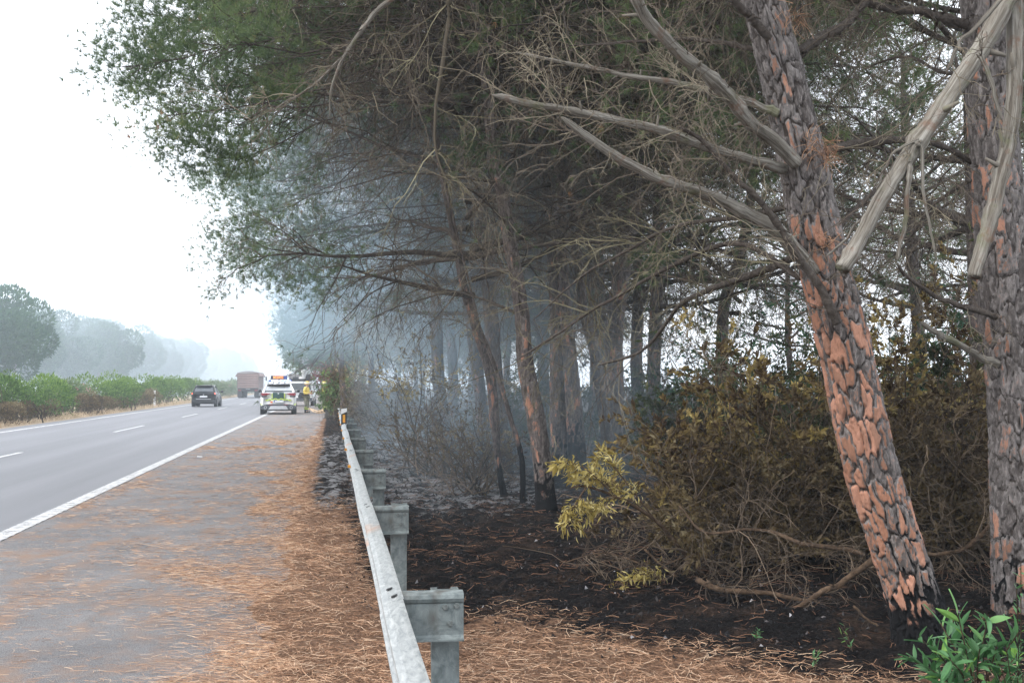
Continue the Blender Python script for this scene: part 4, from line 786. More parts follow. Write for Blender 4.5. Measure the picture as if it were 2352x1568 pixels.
# median hedge
def hedge(px0, px1, h, d, label, lm, seed, nl=9000, base=0., cat='bush', name='median_bush', ls=.13, xo=0, flowers=0, wig=.0, zlow=.0):
    X_ = XM-2.0+xo
    # positions along the line X = X_
    def yat(px): return brent(lambda yy: (projx(X_, yy)-px))
    y0, y1 = yat(px0), yat(px1); r = np.random.default_rng(seed); t = empty(name, (X_, (y0+y1)/2, 0), label=label, cat=cat, group='bushes on the median')
    L = abs(y1-y0); nl0 = max(9, int(L/.8)); c = np.c_[r.normal(0, d*.22, nl0), np.linspace(-L/2+d*.4, L/2-d*.4, nl0), h*r.uniform(.3, .66, nl0)]; rad = r.uniform(.55, 1.0, nl0)*h*.42
    k = r.integers(0, nl0, nl); u = unit(r.normal(size=(nl, 3))); u[:, 2] = np.where((u[:, 2] < -.2) & (r.uniform(size=nl) < .6), -u[:, 2], u[:, 2]); p = c[k]+u*(rad[k]*r.uniform(.75, 1.12, nl))[:, None]*np.array([d*.5/(h*.5), 1., 1.15]); p[:, 2] = np.maximum(p[:, 2], zlow+.03)
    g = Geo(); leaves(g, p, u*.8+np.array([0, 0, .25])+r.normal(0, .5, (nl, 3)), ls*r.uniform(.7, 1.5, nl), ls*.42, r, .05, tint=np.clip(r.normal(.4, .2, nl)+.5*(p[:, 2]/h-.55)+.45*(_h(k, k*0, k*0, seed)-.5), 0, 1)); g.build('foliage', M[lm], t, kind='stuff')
    ns = 26; s = grow(np.c_[r.normal(0, .3, ns), r.uniform(-L/2, L/2, ns)*.8, np.zeros(ns)], np.c_[r.normal(0, .4, (ns, 2)), np.ones(ns)], h*r.uniform(.5, .95, ns), 5, .2, 0, r); g = Geo(); addt(g, s, taper(ns, 5, .03, .01), 4, tint=r.uniform(0, .6, ns)); g.build('stems', M['brush'], t, kind='stuff')
    if flowers:
        i = r.integers(0, nl, flowers); i = i[p[i, 2] > h*.5]; g = Geo(); leaves(g, np.repeat(p[i], 3, 0)+r.normal(0, .05, (len(i)*3, 3)), r.normal(size=(len(i)*3, 3)), .14, .12, r); g.build('flowers', M['flower'], t, kind='stuff')
    return t
def projx(x, y): v = _M.inverted() @ Vector((x, y, 0-HC)); return W0/2+F*v.x/(-v.z)
def brent(f, a=30., b=900.):
    for _ in range(50):
        m = (a+b)/2
        if f(m) > 0: b = m
        else: a = m
    return (a+b)/2
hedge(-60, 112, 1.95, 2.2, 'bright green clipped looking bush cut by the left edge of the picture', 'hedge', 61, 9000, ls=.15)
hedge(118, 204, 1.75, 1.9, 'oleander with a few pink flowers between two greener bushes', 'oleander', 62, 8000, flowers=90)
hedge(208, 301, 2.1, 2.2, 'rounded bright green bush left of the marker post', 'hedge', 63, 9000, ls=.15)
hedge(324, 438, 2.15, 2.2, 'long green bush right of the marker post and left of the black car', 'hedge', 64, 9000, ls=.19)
hedge(450, 516, 1.9, 2.2, 'pale hazy oleander bush between black car and truck', 'oleander', 65, 9000, ls=.2, flowers=20)
hedge(520, 600, 2.1, 2.2, 'faint bush far along the median behind the truck', 'oleander', 66, 9000, ls=.28)
hedge(-80, 70, 1.0, 1.2, 'brown scorched undergrowth in front of the left edge bush', 'scorch_brown', 67, 9000, xo=1.0, name='scorched_median_bush', ls=.08)
hedge(70, 130, .9, 1.0, 'low dark bare scrub between green bush and oleander', 'scorch_brown', 70, 2500, xo=.8, name='scorched_median_bush', ls=.08)
hedge(165, 240, 1.15, 1.2, 'brown dried shrub below the oleander', 'scorch_brown', 68, 6000, xo=.9, name='scorched_median_bush', ls=.09)
hedge(240, 300, .8, 1.0, 'low purplish brown scrub under the rounded green bush', 'scorch_brown', 71, 3500, xo=.9, name='scorched_median_bush', ls=.09)
hedge(306, 358, 1.2, 1.2, 'small rusty brown shrub beside the marker post', 'scorch_brown', 69, 4000, xo=.7, name='scorched_median_bush', ls=.1)
# dry grass strip along the median edge
n = 9000; yy = 40*(300/40)**rng.uniform(0, 1, n); xx = XM-.2-rng.uniform(.05, 1.2, n)-.2*vnoise(yy*.8, yy*0, s=4); g = Geo(); a = grow(np.c_[xx, yy, np.zeros(n)], np.c_[rng.normal(0, .5, (n, 2)), np.ones(n)], rng.uniform(.05, .3, n)*(.5+fbm(yy*.5, yy*0, s=8)), 3, .3, -.1); addt(g, a, taper(n, 3, .012, .005), 2, tint=rng.uniform(.3, 1, n))
M['straw'] = tintmat('dry_grass', [(0, (.28, .2, .12)), (1, (.66, .53, .38))], .8); tag(g.build('dry_grass', M['straw'], kind='stuff'), 'strip of straw coloured dry grass along the median edge', 'grass')

# ================================================================== SAPLING, FALLEN WOOD, FRESH SHRUB
leafg = Geo(); nL = 6; x = np.linspace(0, 1, nL); wd = .5*np.sin(np.pi*np.clip(x, 0, 1)**.8)*.26+.004; zc_ = -.12*x**2
V = np.concatenate([np.c_[x, wd, zc_+.03*(x > 0)], np.c_[x, np.zeros(nL), zc_-.015], np.c_[x, -wd, zc_+.03*(x > 0)]]); i = np.arange(nL-1)
leafg.add(V, np.c_[i, i+1, i+1+nL, i+nL], np.c_[i+nL, i+nL+1, i+1+2*nL, i+2*nL])
def leafy(t, base, shoots, per, L, mat, r, up=.3, meshes={}):
    """single leaves as parts along shoots (N,P,3 in world)"""
    k0, d0, _ = kids(shoots, per, .25, 1, .9, r)
    if mat not in meshes: o = leafg.build('leaf', M[mat], t); meshes[mat] = o.data; bpy.data.objects.remove(o)
    for p, d in zip(k0, d0):
        d = Vector(d); d.z += up*r.normal(.5, .6); q = d.to_track_quat('X', 'Z'); q = q @ Matrix.Rotation(r.uniform(-1, 1), 3, 'X').to_quaternion(); s_ = L*r.uniform(.65, 1.25)
        share('leaf', meshes[mat], t, Vector(p-base), q.to_euler(), (s_, s_*r.uniform(.8, 1.2), s_))
# yellow sapling
sp = smoothpath(PP([(1647, 1358), (1576, 1276), (1506, 1195), (1418, 1142), (1347, 1117), (1310, 1120)], 10.0, 9.3), 26); base = sp[0].copy(); base[2] = 0
ts = empty('sapling', base, label='bent sapling with clusters of yellow leaves arching over the burnt soil', cat='sapling')
g = Geo(); g.tube(sp-base, np.linspace(.02, .005, 26), 8); r = np.random.default_rng(5)
subs = []
for (pts, D) in (([(1506, 1195), (1440, 1110), (1400, 1060), (1375, 1040)], 9.6), ([(1418, 1142), (1350, 1080), (1310, 1060)], 9.4), ([(1347, 1117), (1320, 1160), (1300, 1200)], 9.3), ([(1450, 1150), (1400, 1140), (1360, 1165)], 9.4), ([(1576, 1276), (1520, 1300), (1450, 1330), (1400, 1350)], 9.8), ([(1418, 1142), (1380, 1100), (1330, 1110)], 9.5)):
    q = smoothpath(PP(pts, D), 10); subs.append(q); g.tube(q-base, np.linspace(.007, .003, 10), 5)
subs = np.array(subs); s0, d0, _ = kids(subs, 8, .2, 1, .8, r); sh = grow(s0, d0, r.uniform(.05, .17, len(s0)), 6, .2, -.05, r); addt(g, sh-base, taper(len(sh), 6, .0025, .0015), 4)
g.build('stem', M['stem'], ts, smooth=True); leafy(ts, base, sh, 6, .085, 'yellow', r, up=-.3)
lg = Geo(); s1, d1, _ = kids(sh, 17, .1, 1, .9, r); leaves(lg, s1-base+r.normal(0, .03, s1.shape), d1+r.normal(0, .5, s1.shape)+np.array([0, 0, -.3]), .06*r.uniform(.6, 1.3, len(s1)), .012, r, .1, tint=r.uniform(0, 1, len(s1))); M['yellow2'] = tintmat('yellow_small_leaves', [(0, (.17, .13, .03)), (.5, (.42, .34, .1)), (1, (.72, .62, .3))], .6, .35); lg.build('foliage', M['yellow2'], ts, kind='stuff')
# fallen and low branches
def fallen(pts, D0, D1, r0, r1, label, mat='stem', tw=20, seed=0, twl=.6, twm='brush', lift=0):
    p = PP(pts, D0, D1); b_ = p[0].copy(); b_[2] = max(0, b_[2]-r0); t = empty('fallen_branch', b_, label=label, cat='branch')
    limb(t, b_, pts, D0, D1, r0, r1, mat=mat, tw=tw, seed=seed, name='stem', n=30, twl=twl, twm=twm, wig=.02, sides=8); return t
fallen([(1757, 1413), (1834, 1394), (1884, 1362), (1935, 1337), (1986, 1299), (2030, 1270)], 8.75, 8.5, .016, .022, 'curved pale brown fallen branch at the foot of the leaning pine', tw=12, seed=3)
fallen([(1560, 1160), (1618, 1222), (1722, 1214), (1795, 1229), (1846, 1248), (1935, 1260), (1990, 1275)], 9.6, 8.9, .008, .02, 'long smooth brown branch lying low through the brush', tw=26, seed=4)
fallen([(1600, 1330), (1653, 1352), (1760, 1362), (1850, 1378), (1930, 1400)], 9.3, 8.9, .022, .012, 'thick short branch crossing behind the sapling base', tw=12, seed=5)
fallen([(1322, 1417), (1380, 1405), (1430, 1402), (1463, 1394)], 9.0, 9.05, .02, .024, 'small charred log with an orange broken end on the black soil', tw=0, seed=6)
fallen([(1960, 1390), (1990, 1420), (2020, 1440), (2030, 1480)], 8.0, 7.9, .008, .006, 'short crooked twig left of the leaning pine foot', tw=3, seed=7, twl=.3)
fallen([(2120, 1272), (2190, 1268), (2240, 1240), (2300, 1180)], 9.4, 9.2, .014, .018, 'bare brown branch between the two big trunks', tw=22, seed=8)
fallen([(1480, 1260), (1560, 1330), (1620, 1360), (1700, 1370)], 10.2, 9.6, .01, .016, 'dark burnt branch under the low brown shrub', tw=26, seed=9)
fallen([(1300, 1290), (1380, 1270), (1460, 1290), (1540, 1340)], 10.6, 10.0, .004, .01, 'tangle of thin dry branches below the yellow leaves', tw=44, seed=10, twl=.55)
# fresh green shrub, lower right
bs = gp(2240, 6.0); tf = empty('green_shrub', bs, label='fresh green shrub with long narrow leaves in the lower right corner', cat='shrub'); r = np.random.default_rng(8)
ends = [(2110, 1450), (2160, 1420), (2200, 1400), (2240, 1440), (2290, 1470), (2330, 1500), (2130, 1520), (2180, 1500), (2230, 1510), (2270, 1400), (2340, 1440), (2090, 1500), (2200, 1560), (2300, 1560), (2160, 1560), (2350, 1560), (2250, 1480), (2140, 1470)]
st = np.array([smoothpath(np.array([bs+r.normal(0, .07, 3)*np.array([1, 1, 0]), (bs+P(x, y+60, 5.8))/2+np.array([0, 0, .1]), P(x, y+10, 5.8+r.normal(0, .15))]), 9) for x, y in ends])
[(lambda g: (addt(g, st[q:q+1]-bs, taper(1, 9, .006, .0025), 6), g.build('stem', M['stem'], tf, smooth=True)))(Geo()) for q in range(len(st))]; leafy(tf, bs, st[:, 3:], 14, .105, 'fresh', r, up=.6)
bs = gp(2335, 6.2); tf = empty('green_shrub', bs, label='small leaved yellow green sprig at the bottom right corner', cat='shrub')
st = np.array([smoothpath(np.array([bs, (bs+P(x, y+60, 5.6))/2, P(x, y, 5.5)]), 8) for x, y in ((2345, 1290), (2335, 1350), (2300, 1530), (2335, 1500), (2350, 1540), (2310, 1480), (2260, 1555))]); [(lambda g: (addt(g, st[q:q+1]-bs, taper(1, 8, .004, .002), 5), g.build('stem', M['stem'], tf, smooth=True)))(Geo()) for q in range(len(st))]; leafy(tf, bs, st[:, 3:], 14, .04, 'fresh', r, up=.5)
for k, (x, y, lab) in enumerate(((1735, 1475, 'tiny bright green seedling on the dark soil'), (1870, 1545, 'small green weed at the bottom edge, left of the big shrub'), (1960, 1500, 'pale green weed between seedling and big shrub'))):
    bs = G(x, y, .05); tf = empty('seedling', bs, label=lab, cat='weed'); s0 = np.tile(bs, (4, 1)); st = grow(s0, np.c_[r.normal(0, .6, (4, 2)), np.ones(4)], .08+.05*k, 4, .1, 0, r); g = Geo(); addt(g, st-bs, taper(4, 4, .002, .001), 4); g.build('stems', M['stem'], tf, kind='stuff'); leafy(tf, bs, st, 4, .035, 'fresh', r)
# litter scrap on the shoulder
q = G(458, 1049); tg_ = Geo(); tg_.prism([(-.06, -.03), (.05, -.04), (.07, .02), (-.04, .04)], 0, .015, 'z'); o = tg_.build('paper_scrap', M['white']); o.location = q; o.rotation_euler = (.05, .1, .3); tag(o, 'small white scrap of paper by the edge line', 'litter')
# ================================================================== VEHICLES AND PEOPLE
M['blackpaint'] = plain('black_car_paint', (.012, .014, .018), .25, .6, var=.1); M['whitepaint'] = plain('white_car_paint', (.86, .87, .88), .3, .5, var=.04)
M['glass'] = plain('dark_window_glass', (.05, .06, .07), .08, .8, var=.1, sc_=1.); M['glass_light'] = plain('rear_window_glass', (.32, .34, .36), .15, .8, var=.3, sc_=2.)
M['tyre'] = plain('tyre_rubber', (.018, .018, .02), .85); M['rim'] = plain('wheel_rim', (.32, .33, .34), .35, .5, .6); M['silver'] = plain('silver_trim_roof_sheen', (.5, .51, .53), .35, .5, .4, var=.1)
M['redlens'] = plain('red_lens', (.22, .02, .03), .25, .6); M['redlit'] = glow('lit_tail_lamp', (1, .16, .1), 1.6); M['lime'] = plain('fluorescent_yellow', (.62, .8, .1), .5, var=.06); M['darkgreen'] = plain('dark_green_panel', (.02, .06, .055), .35, var=.15)
M['bluelit'] = glow('lit_blue_beacon', (.3, .38, 1), 1.8); M['bluelens'] = plain('blue_lens', (.04, .1, .35), .2); M['ledtext'] = glow('lit_orange_led', (1, .3, .08), 1.7); M['ledpanel'] = plain('led_panel_face', (.035, .04, .06), .5)
M['plate'] = plain('number_plate', (.62, .64, .66), .5, var=.08); M['euroblue'] = plain('plate_blue_strip', (.03, .08, .35), .5); M['orange'] = plain('orange_sticker', (.7, .2, .05), .6)
M['greylamp'] = plain('dark_grey_bumper', (.06, .065, .075), .6); M['skin'] = plain('skin', (.5, .31, .23), .6); M['jacket'] = plain('yellow_fire_jacket', (.72, .55, .12), .8, var=.18, sc_=9.); M['trouser'] = plain('khaki_fire_trousers', (.17, .165, .12), .85, var=.25, sc_=9.)
M['helmet'] = plain('yellow_helmet', (.72, .5, .09), .4); M['cloth_black'] = plain('black_canvas', (.02, .022, .028), .85); M['redrust'] = plain('dusty_red_steel', (.24, .165, .15), .7, var=.2, sc_=2.); M['redrust2'] = plain('dusty_red_steel_dark', (.17, .12, .11), .75, var=.2, sc_=2.)
M['tarp'] = plain('grey_tarpaulin', (.3, .29, .29), .8); M['hose'] = plain('pale_orange_hose', (.6, .42, .25), .7)
def body_loft(g, st):
    """st: (y, half width, bottom, belt, crown)"""
    V = []; n = 12
    for y, w_, z0, zb, cr in st:
        h = [(w_*.8, z0), (w_*.97, z0+.08), (w_, z0+(zb-z0)*.4), (w_*.985, z0+(zb-z0)*.78), (w_*.9, zb), (w_*.45, zb+cr)]
        V += [(x, y, z) for x, z in h]+[(-x, y, z) for x, z in h[::-1]]
    m = len(st); a = np.arange(n); b_ = (a+1) % n
    g.add(V, np.vstack([np.c_[a+k*n, b_+k*n, b_+(k+1)*n, a+(k+1)*n] for k in range(m-1)]), a[None], (a+(m-1)*n)[::-1][None]); return g
def cabin(g, zb, zr, x0, x1, yb, yr, fb, frr):
    """frustum between belt zb and roof zr; rear yb->yr, front fb->frr"""
    lv = []
    for t in (0, .5, 1):
        x = x0+(x1-x0)*t; a = yb+(yr-yb)*t**1.1; f = fb+(frr-fb)*t; z = zb+(zr-zb)*t; c = .13
        lv += [(x-c, a, z), (x, a+c, z), (x, f-c, z), (x-c, f, z), (-x+c, f, z), (-x, f-c, z), (-x, a+c, z), (-x+c, a, z)]
    n = 8; i = np.arange(n); j = (i+1) % n
    g.add(lv, np.vstack([np.c_[i, j, j+n, i+n], np.c_[i+n, j+n, j+2*n, i+2*n]]), (i+2*n)[None]); return lv
def wheel(t, x, y, r, w_, sgn):
    g = Geo(); g.lathe((x, y, r), [(r*.62, -w_/2), (r*.93, -w_/2), (r, -w_/2+.03), (r, w_/2-.03), (r*.93, w_/2), (r*.62, w_/2)], 20, 'x'); o = g.build('wheel', M['tyre'], t, smooth=False)
    g = Geo(); g.lathe((x, y, r), [(r*.1, w_/2*sgn-.0), (r*.6, w_/2*sgn*1.02), (r*.62, w_/2*sgn*.8), (r*.3, w_/2*sgn*.6)], 12, 'x'); g.build('rim', M['rim'], o)
def rect(g, x, y, z, w_, h, th=.02, tilt=0): g.box((x, y, z), (w_, th, h), Matrix.Rotation(tilt, 3, 'X')); return g
def base_car(t, L, Wd, Hh, belt, paint, roofm, glassm='glass', wr=.34, rear_y=.25, slope=.42, tw_=.23):
    hw = Wd/2; r = -L/2
    g = body_loft(Geo(), [(r, hw*.84, .36, belt-.02, .0), (r+.09, hw*.95, .28, belt, .01), (r+.45, hw, .24, belt+.01, .02), (r+1.2, hw, .22, belt, .02), (0, hw*.985, .22, belt-.02, .02), (L/2-1.2, hw, .22, belt-.05, .05), (L/2-.5, hw*.97, .24, belt-.13, .06), (L/2-.1, hw*.86, .3, belt-.25, .03), (L/2, hw*.7, .38, belt-.35, 0)])
    g.build('body', M[paint], t, smooth=True)
    g = Geo(); cabin(g, belt-.01, Hh-.055, hw*.89, hw*.66, r+rear_y, r+rear_y+slope, L/2-1.15, L/2-2.0); g.build('windows', M['glass'], t)
    g = Geo(); ra, rb = r+rear_y+slope-.1, L/2-1.95
    body_loft(g, [(ra-.06, hw*.62, Hh-.075, Hh-.045, .01), (ra+.1, hw*.68, Hh-.085, Hh-.02, .02), ((ra+rb)/2, hw*.7, Hh-.085, Hh-.01, .02), (rb, hw*.66, Hh-.09, Hh-.05, .02)]); g.build('roof', M[roofm], t, smooth=True)
    for s in (-1, 1):
        g = Geo(); g.tube([(s*hw*.86, r+rear_y+.02, belt), (s*hw*.76, r+rear_y+slope*.5, (belt+Hh)/2), (s*hw*.66, r+rear_y+slope+.04, Hh-.05)], [.06, .055, .05], 6); g.build('pillar', M[paint], t); g = Geo(); g.tube([(s*hw*.89, -.1, belt), (s*hw*.67, -.1, Hh-.06)], [.03, .03], 5); g.build('pillar', M['black'], t); g = Geo(); g.tube([(s*hw*.86, L/2-1.17, belt-.02), (s*hw*.64, L/2-2.0, Hh-.06)], [.035, .035], 5); g.build('pillar', M[paint], t)
        for yy in (r+.85, L/2-.88):
            g = Geo(); g.lathe((s*(hw-.1), yy, wr+.01), [(wr+.07, -.11), (wr+.07, .11)], 22, 'x'); g.build('wheel_arch', M['black'], t)
            wheel(t, s*(hw-tw_/2-.0), yy, wr, tw_, s)
        g = Geo(); g.lathe((s*(hw+.11), .75, belt+.07), [(.03, -.12), (.085, -.08), (.095, .05), (.05, .12)], 10, 'y'); g.box((s*(hw-.02), .78, belt+.03), (.16, .05, .04)); g.build('mirror', M['black'], t, smooth=True)
    g = Geo(); g.box((0, 0, .26), (Wd*.8, L*.8, .12)); g.build('underbody', M['black'], t)
    # rear screen on the slope
    a = math.atan2(slope, Hh-.06-belt); cy = r+rear_y+slope*.5-.035; cz = (belt+Hh)/2-.02
    g = Geo(); hh = (Hh-belt)*.40; q = [(-hw*.76, -hh), (hw*.76, -hh), (hw*.64, hh), (-hw*.64, hh)]; g.prism(q, -.008, .008, 'z'); o = g.build('rear_window', M[glassm], t); o.location = (0, cy, cz); o.rotation_euler = (math.pi/2-a, 0, 0)
    g = Geo(); g.box((0, cy-hh*math.sin(a)-.03, cz-hh*.72), (.5, .03, .035)); g.build('wiper', M['black'], t)
    g = Geo(); body_loft(g, [(cy+.02, hw*.56, Hh-.11, Hh-.06, 0), (cy+slope*.6+.12, hw*.62, Hh-.09, Hh-.04, 0)]); g.build('spoiler', M[paint if paint != 'whitepaint' else 'black'], t)
    return r, hw
def place(name, px, py, rz, label, cat, group=None):
    q = G(px, py); return empty(name, (q[0], q[1], 0), rz, label=label, cat=cat, group=group)
# --- police car
L_ = 4.69; q = G(637.5, 951); t = empty('police_car', (q[0], q[1]+L_/2-.6, 0), R(1.5), label='white police car with lime checks and lit message board, parked on the shoulder', cat='car')
r0, hw = base_car(t, L_, 1.9, 1.64, 1.17, 'whitepaint', 'whitepaint', 'glass_light', wr=.37, rear_y=.2, slope=.5, tw_=.27)
y = r0
g = Geo(); g.prism([(-.9, .26), (.9, .26), (.93, .42), (.9, .46), (.6, .56), (-.6, .56), (-.9, .46), (-.93, .42)], y-.05, y+.35, 'y'); g.build('lower_bumper', M['greylamp'], t)
g = Geo(); g.prism([(-.52, .28), (.52, .28), (.4, .46), (-.4, .46)], y-.09, y-.05, 'y'); g.build('diffuser', M['silver'], t)
for s in (-1, 1):
    g = Geo(); g.lathe((s*.68, y-.08, .38), [(.045, .07), (.075, .06), (.08, -.03), (.055, -.03), (.05, .05)], 16, 'y'); g.build('exhaust', M['silver'], t)
    g = Geo(); g.prism([(s*.42, 1.1), (s*.62, 1.16), (s*.9, 1.15), (s*.94, 1.08), (s*.82, 1.0), (s*.62, 1.03)][::s], y-.035, y+.12, 'y'); o = g.build('tail_lamp', M['redlens'], t)
    g = Geo(); g.prism([(s*.6, 1.02), (s*.8, .99), (s*.92, 1.05), (s*.9, .93), (s*.62, .93)][::s], y-.02, y+.1, 'y'); g.build('lamp_surround', M['greylamp'], t)
    g = Geo(); rect(g, s*.4, y-.062, .53, .22, .03); g.build('red_reflector', M['redlens'], t)
    g = Geo(); [g.box((s*(.86+.05*(k % 2)), y-.055, .52+.045*(k//2)), (.05, .02, .045)) for k in (0, 3)]; g.build('corner_checks', M['lime'], t, kind='stuff')
    g = Geo(); [g.box((s*(.32+.012*(k % 2)), y-.04, .9+.05*k), (.035, .02, .045)) for k in range(5)]; g.build('hatch_checks', M['lime'], t, kind='stuff')
g = Geo(); rect(g, 0, y-.02, 1.02, .58, .32, .05); g.build('tailgate_panel', M['darkgreen'], t)
g = Geo(); g.disc((0, y-.05, 1.12), .045, 'y', .02); g.build('badge', M['silver'], t)
g = Geo()
for k in range(9): g.box((-.6+.15*k, y-.045, .815+(.022 if k % 2 else -.02)-.035*(abs(k-4) > 2)), (.14, .02, .045))
g.build('check_strip', M['lime'], t, kind='stuff')
g = Geo()
for k in range(9): g.box((-.6+.15*k, y-.043, .815-(.022 if k % 2 else -.02)-.035*(abs(k-4) > 2)), (.14, .02, .045))
g.build('check_strip', M['darkgreen'], t, kind='stuff')
g = Geo(); rect(g, 0.02, y-.045, .7, .52, .11); o = g.build('number_plate', M['plate'], t); g = Geo(); rect(g, -.215, y-.058, .7, .05, .11, .01); g.build('blue_strip', M['euroblue'], o)
g = Geo(); rect(g, -.36, y-.045, .665, .12, .09); g.build('orange_sticker', M['orange'], t)
g = Geo(); g.box((.07, -.05-.3, 1.79), (1.05, .22, .07)); g.build('light_bar', M['white'], t)
g = Geo(); g.box((-.49, -.35, 1.8), (.14, .26, .09)); g.build('beacon', M['bluelens'], t); g = Geo(); g.box((.55, -.35, 1.8), (.2, .26, .1)); g.box((.28, -.49, 1.8), (.28, .04, .07)); g.build('beacon', M['bluelit'], t)
g = Geo(); g.tube([(0, -.35, 1.62), (0, -.35, 1.9)], [.03, .03], 6); g.tube([(-.3, -.35, 1.62), (-.3, -.35, 1.77)], [.02, .02], 6); g.tube([(.3, -.35, 1.62), (.3, -.35, 1.77)], [.02, .02], 6); g.build('mast', M['black'], t)
g = Geo(); g.box((.0, -.33, 1.98), (.9, .08, .21)); pn = g.build('message_board', M['ledpanel'], t)
def text(s, size, mat, parent, loc, rot=(math.pi/2, 0, 0), name='lettering'):
    cu = bpy.data.curves.new('tmp', 'FONT'); cu.body = s; cu.size = size; cu.align_x = 'CENTER'; cu.align_y = 'CENTER'; cu.extrude = .003; cu.offset = .004
    o = bpy.data.objects.new('tmp', cu); COL.objects.link(o); dg = bpy.context.evaluated_depsgraph_get(); me = bpy.data.meshes.new_from_object(o.evaluated_get(dg)); bpy.data.objects.remove(o)
    me.materials.clear(); me.materials.append(mat); p = bpy.data.objects.new(name, me); COL.objects.link(p); p.parent = parent; p.location = loc; p.rotation_euler = rot; return p
tx = text('MODERE', .17, M['ledtext'], pn, (-.04, -.385, 1.985)); tx.scale = (.82, 1.1, 1)
g = Geo(); g.box((.36, -.375, 1.98), (.16, .01, .17)); g.build('lit_blue_field', M['bluelens'], pn)
# --- black SUV in the left lane
q = G(470, 934); t = empty('black_car', (q[0], q[1]+1.7, 0), R(-1), label='black hatchback SUV with red tail lights driving away in the left lane', cat='car')
r0, hw = base_car(t, 4.3, 1.77, 1.55, 1.0, 'blackpaint', 'silver', 'glass', wr=.34, rear_y=.15, slope=.42)  # silver on the roof paints in its whitish reflection
y = r0
for s in (-1, 1):
    for k in range(3): g = Geo(); g.prism([(s*(.5+.12*k), 1.0), (s*(.58+.12*k), 1.0), (s*(.6+.12*k), .9), (s*(.54+.12*k), .9)][::s], y-.03, y+.03, 'y'); g.build('tail_lamp', M['redlit'], t)
g = Geo(); rect(g, 0, y-.03, .74, .52, .12); g.build('number_plate', M['plate'], t); g = Geo(); rect(g, 0, y-.035, .555, 1.05, .035); g.build('chrome_strip', M['silver'], t); g = Geo(); rect(g, 0, y-.01, .95, 1.5, .1, .05); g.build('lamp_band', M['black'], t)
g = Geo(); g.disc((0, y-.05, .88), .04, 'y', .02); g.build('badge', M['silver'], t); g = Geo(); g.prism([(-.84, .28), (.84, .28), (.84, .5), (-.84, .5)], y-.02, y+.3, 'y'); g.build('lower_bumper', M['black'], t)
# --- tipper lorry
q = G(569.5, 913.6); t = empty('tipper_lorry', (q[0], q[1], 0), R(-1.5), label='tipper lorry with ribbed dusty red tailgate driving away', cat='truck')
g = Geo(); g.box((0, 3.6, 2.05), (2.42, 7.2, 1.9)); g.build('tipper_body', M['redrust2'], t)
ribg = Geo(); ribg.prism([(-.05, -.11), (-.05, .11), (0, .06), (0, -.06)], -1.2, 1.2, 'x'); rb = None
ribg2 = Geo(); ribg2.prism([(0, -.1), (-.06, -.07), (-.06, .07), (0, .1)], -1.18, 1.18, 'x')
for k in range(6):
    o = ribg2.build('tailgate_rib', M['redrust'], t) if rb is None else share('tailgate_rib', rb, t); rb = o.data; o.location = (0, -.0, 1.3+.27*k)
for s in (-1, 1):
    g = Geo(); g.box((s*1.21, -.03, 2.0), (.1, .14, 1.9)); g.build('corner_post', M['redrust2'], t); g = Geo(); g.prism([(s*1.2, 2.95), (s*1.46, 2.62), (s*1.46, 2.5), (s*1.22, 2.6)][::s], -.05, 7, 'y'); g.build('tarp_edge', M['redrust'], t)
    for yy in (.9, 2.2, 3.5): wheel(t, s*.98, yy, .52, .5, s)
    g = Geo(); rect(g, s*.95, -.05, .9, .34, .14, .06); g.build('tail_lamp', M['redlens'], t); g = Geo(); g.box((s*.98, .3, .5), (.55, .03, .75)); g.build('mudflap', M['black'], t)
    g = Geo(); g.box((s*1.45, 8.6, 2.3), (.18, .1, .5)); g.tube([(s*1.2, 8.7, 2.5), (s*1.42, 8.6, 2.5)], [.03, .03], 5); g.build('mirror', M['black'], t)
g = Geo(); a = np.linspace(-1, 1, 9); g.prism([(x*1.25, 2.95+.22*(1-x*x)) for x in a]+[(1.25, 2.9), (-1.25, 2.9)][:2], 0, 7.1, 'y'); g.build('tarpaulin', M['tarp'], t)
g = Geo(); g.box((0, .05, .95), (2.4, .14, .4)); g.box((0, 3.6, .9), (1.0, 7.4, .3)); g.build('chassis', M['black'], t)
g = Geo(); g.box((0, 8.6, 1.9), (2.4, 2.1, 2.3), taper=.94); g.build('cab', M['white'], t); g = Geo(); rect(g, .0, -.03, 1.02, .5, .12); g.build('number_plate', M['plate'], t)
for s in (-1, 1): wheel(t, s*1.05, 8.6, .5, .32, s)
# --- pale car ahead of the lorry
q = G(601, 905.5); t = empty('pale_car', (q[0], q[1], 0), R(-1), label='pale car almost lost in smoke between lorry and police car', cat='car'); base_car(t, 4.3, 1.8, 1.5, .95, 'whitepaint', 'whitepaint')
# --- white van with roof gear
q = G(688, 932); t = empty('white_van', (q[0]+.15, q[1]+2.2, 0), R(-2), label='white fire crew van with loaded roof rack standing ahead of the police car', cat='van')
r0 = -2.3; g = Geo(); body_loft(g, [(r0, .82, .4, 1.12, 0), (r0+.1, .93, .36, 1.15, 0), (r0+.6, .95, .34, 1.15, 0), (1.2, .95, .34, 1.1, 0), (2.0, .9, .34, 1.0, .03), (2.3, .75, .4, .9, 0)]); g.build('body', M['whitepaint'], t, smooth=True)
g = Geo(); cabin(g, 1.13, 1.82, .9, .8, r0+.03, r0+.12, 1.35, .75); g.build('upper_body', M['whitepaint'], t)
g = Geo(); g.prism([(-.78, 1.2), (.78, 1.2), (.7, 1.68), (-.7, 1.68)], r0-.03, r0+.08, 'y'); g.build('rear_window', M['glass'], t)
g = Geo(); g.box((.9, 0, 1.45), (.04, 2.2, .42)); g.box((-.9, 0, 1.45), (.04, 2.2, .42)); g.build('side_window', M['glass'], t)
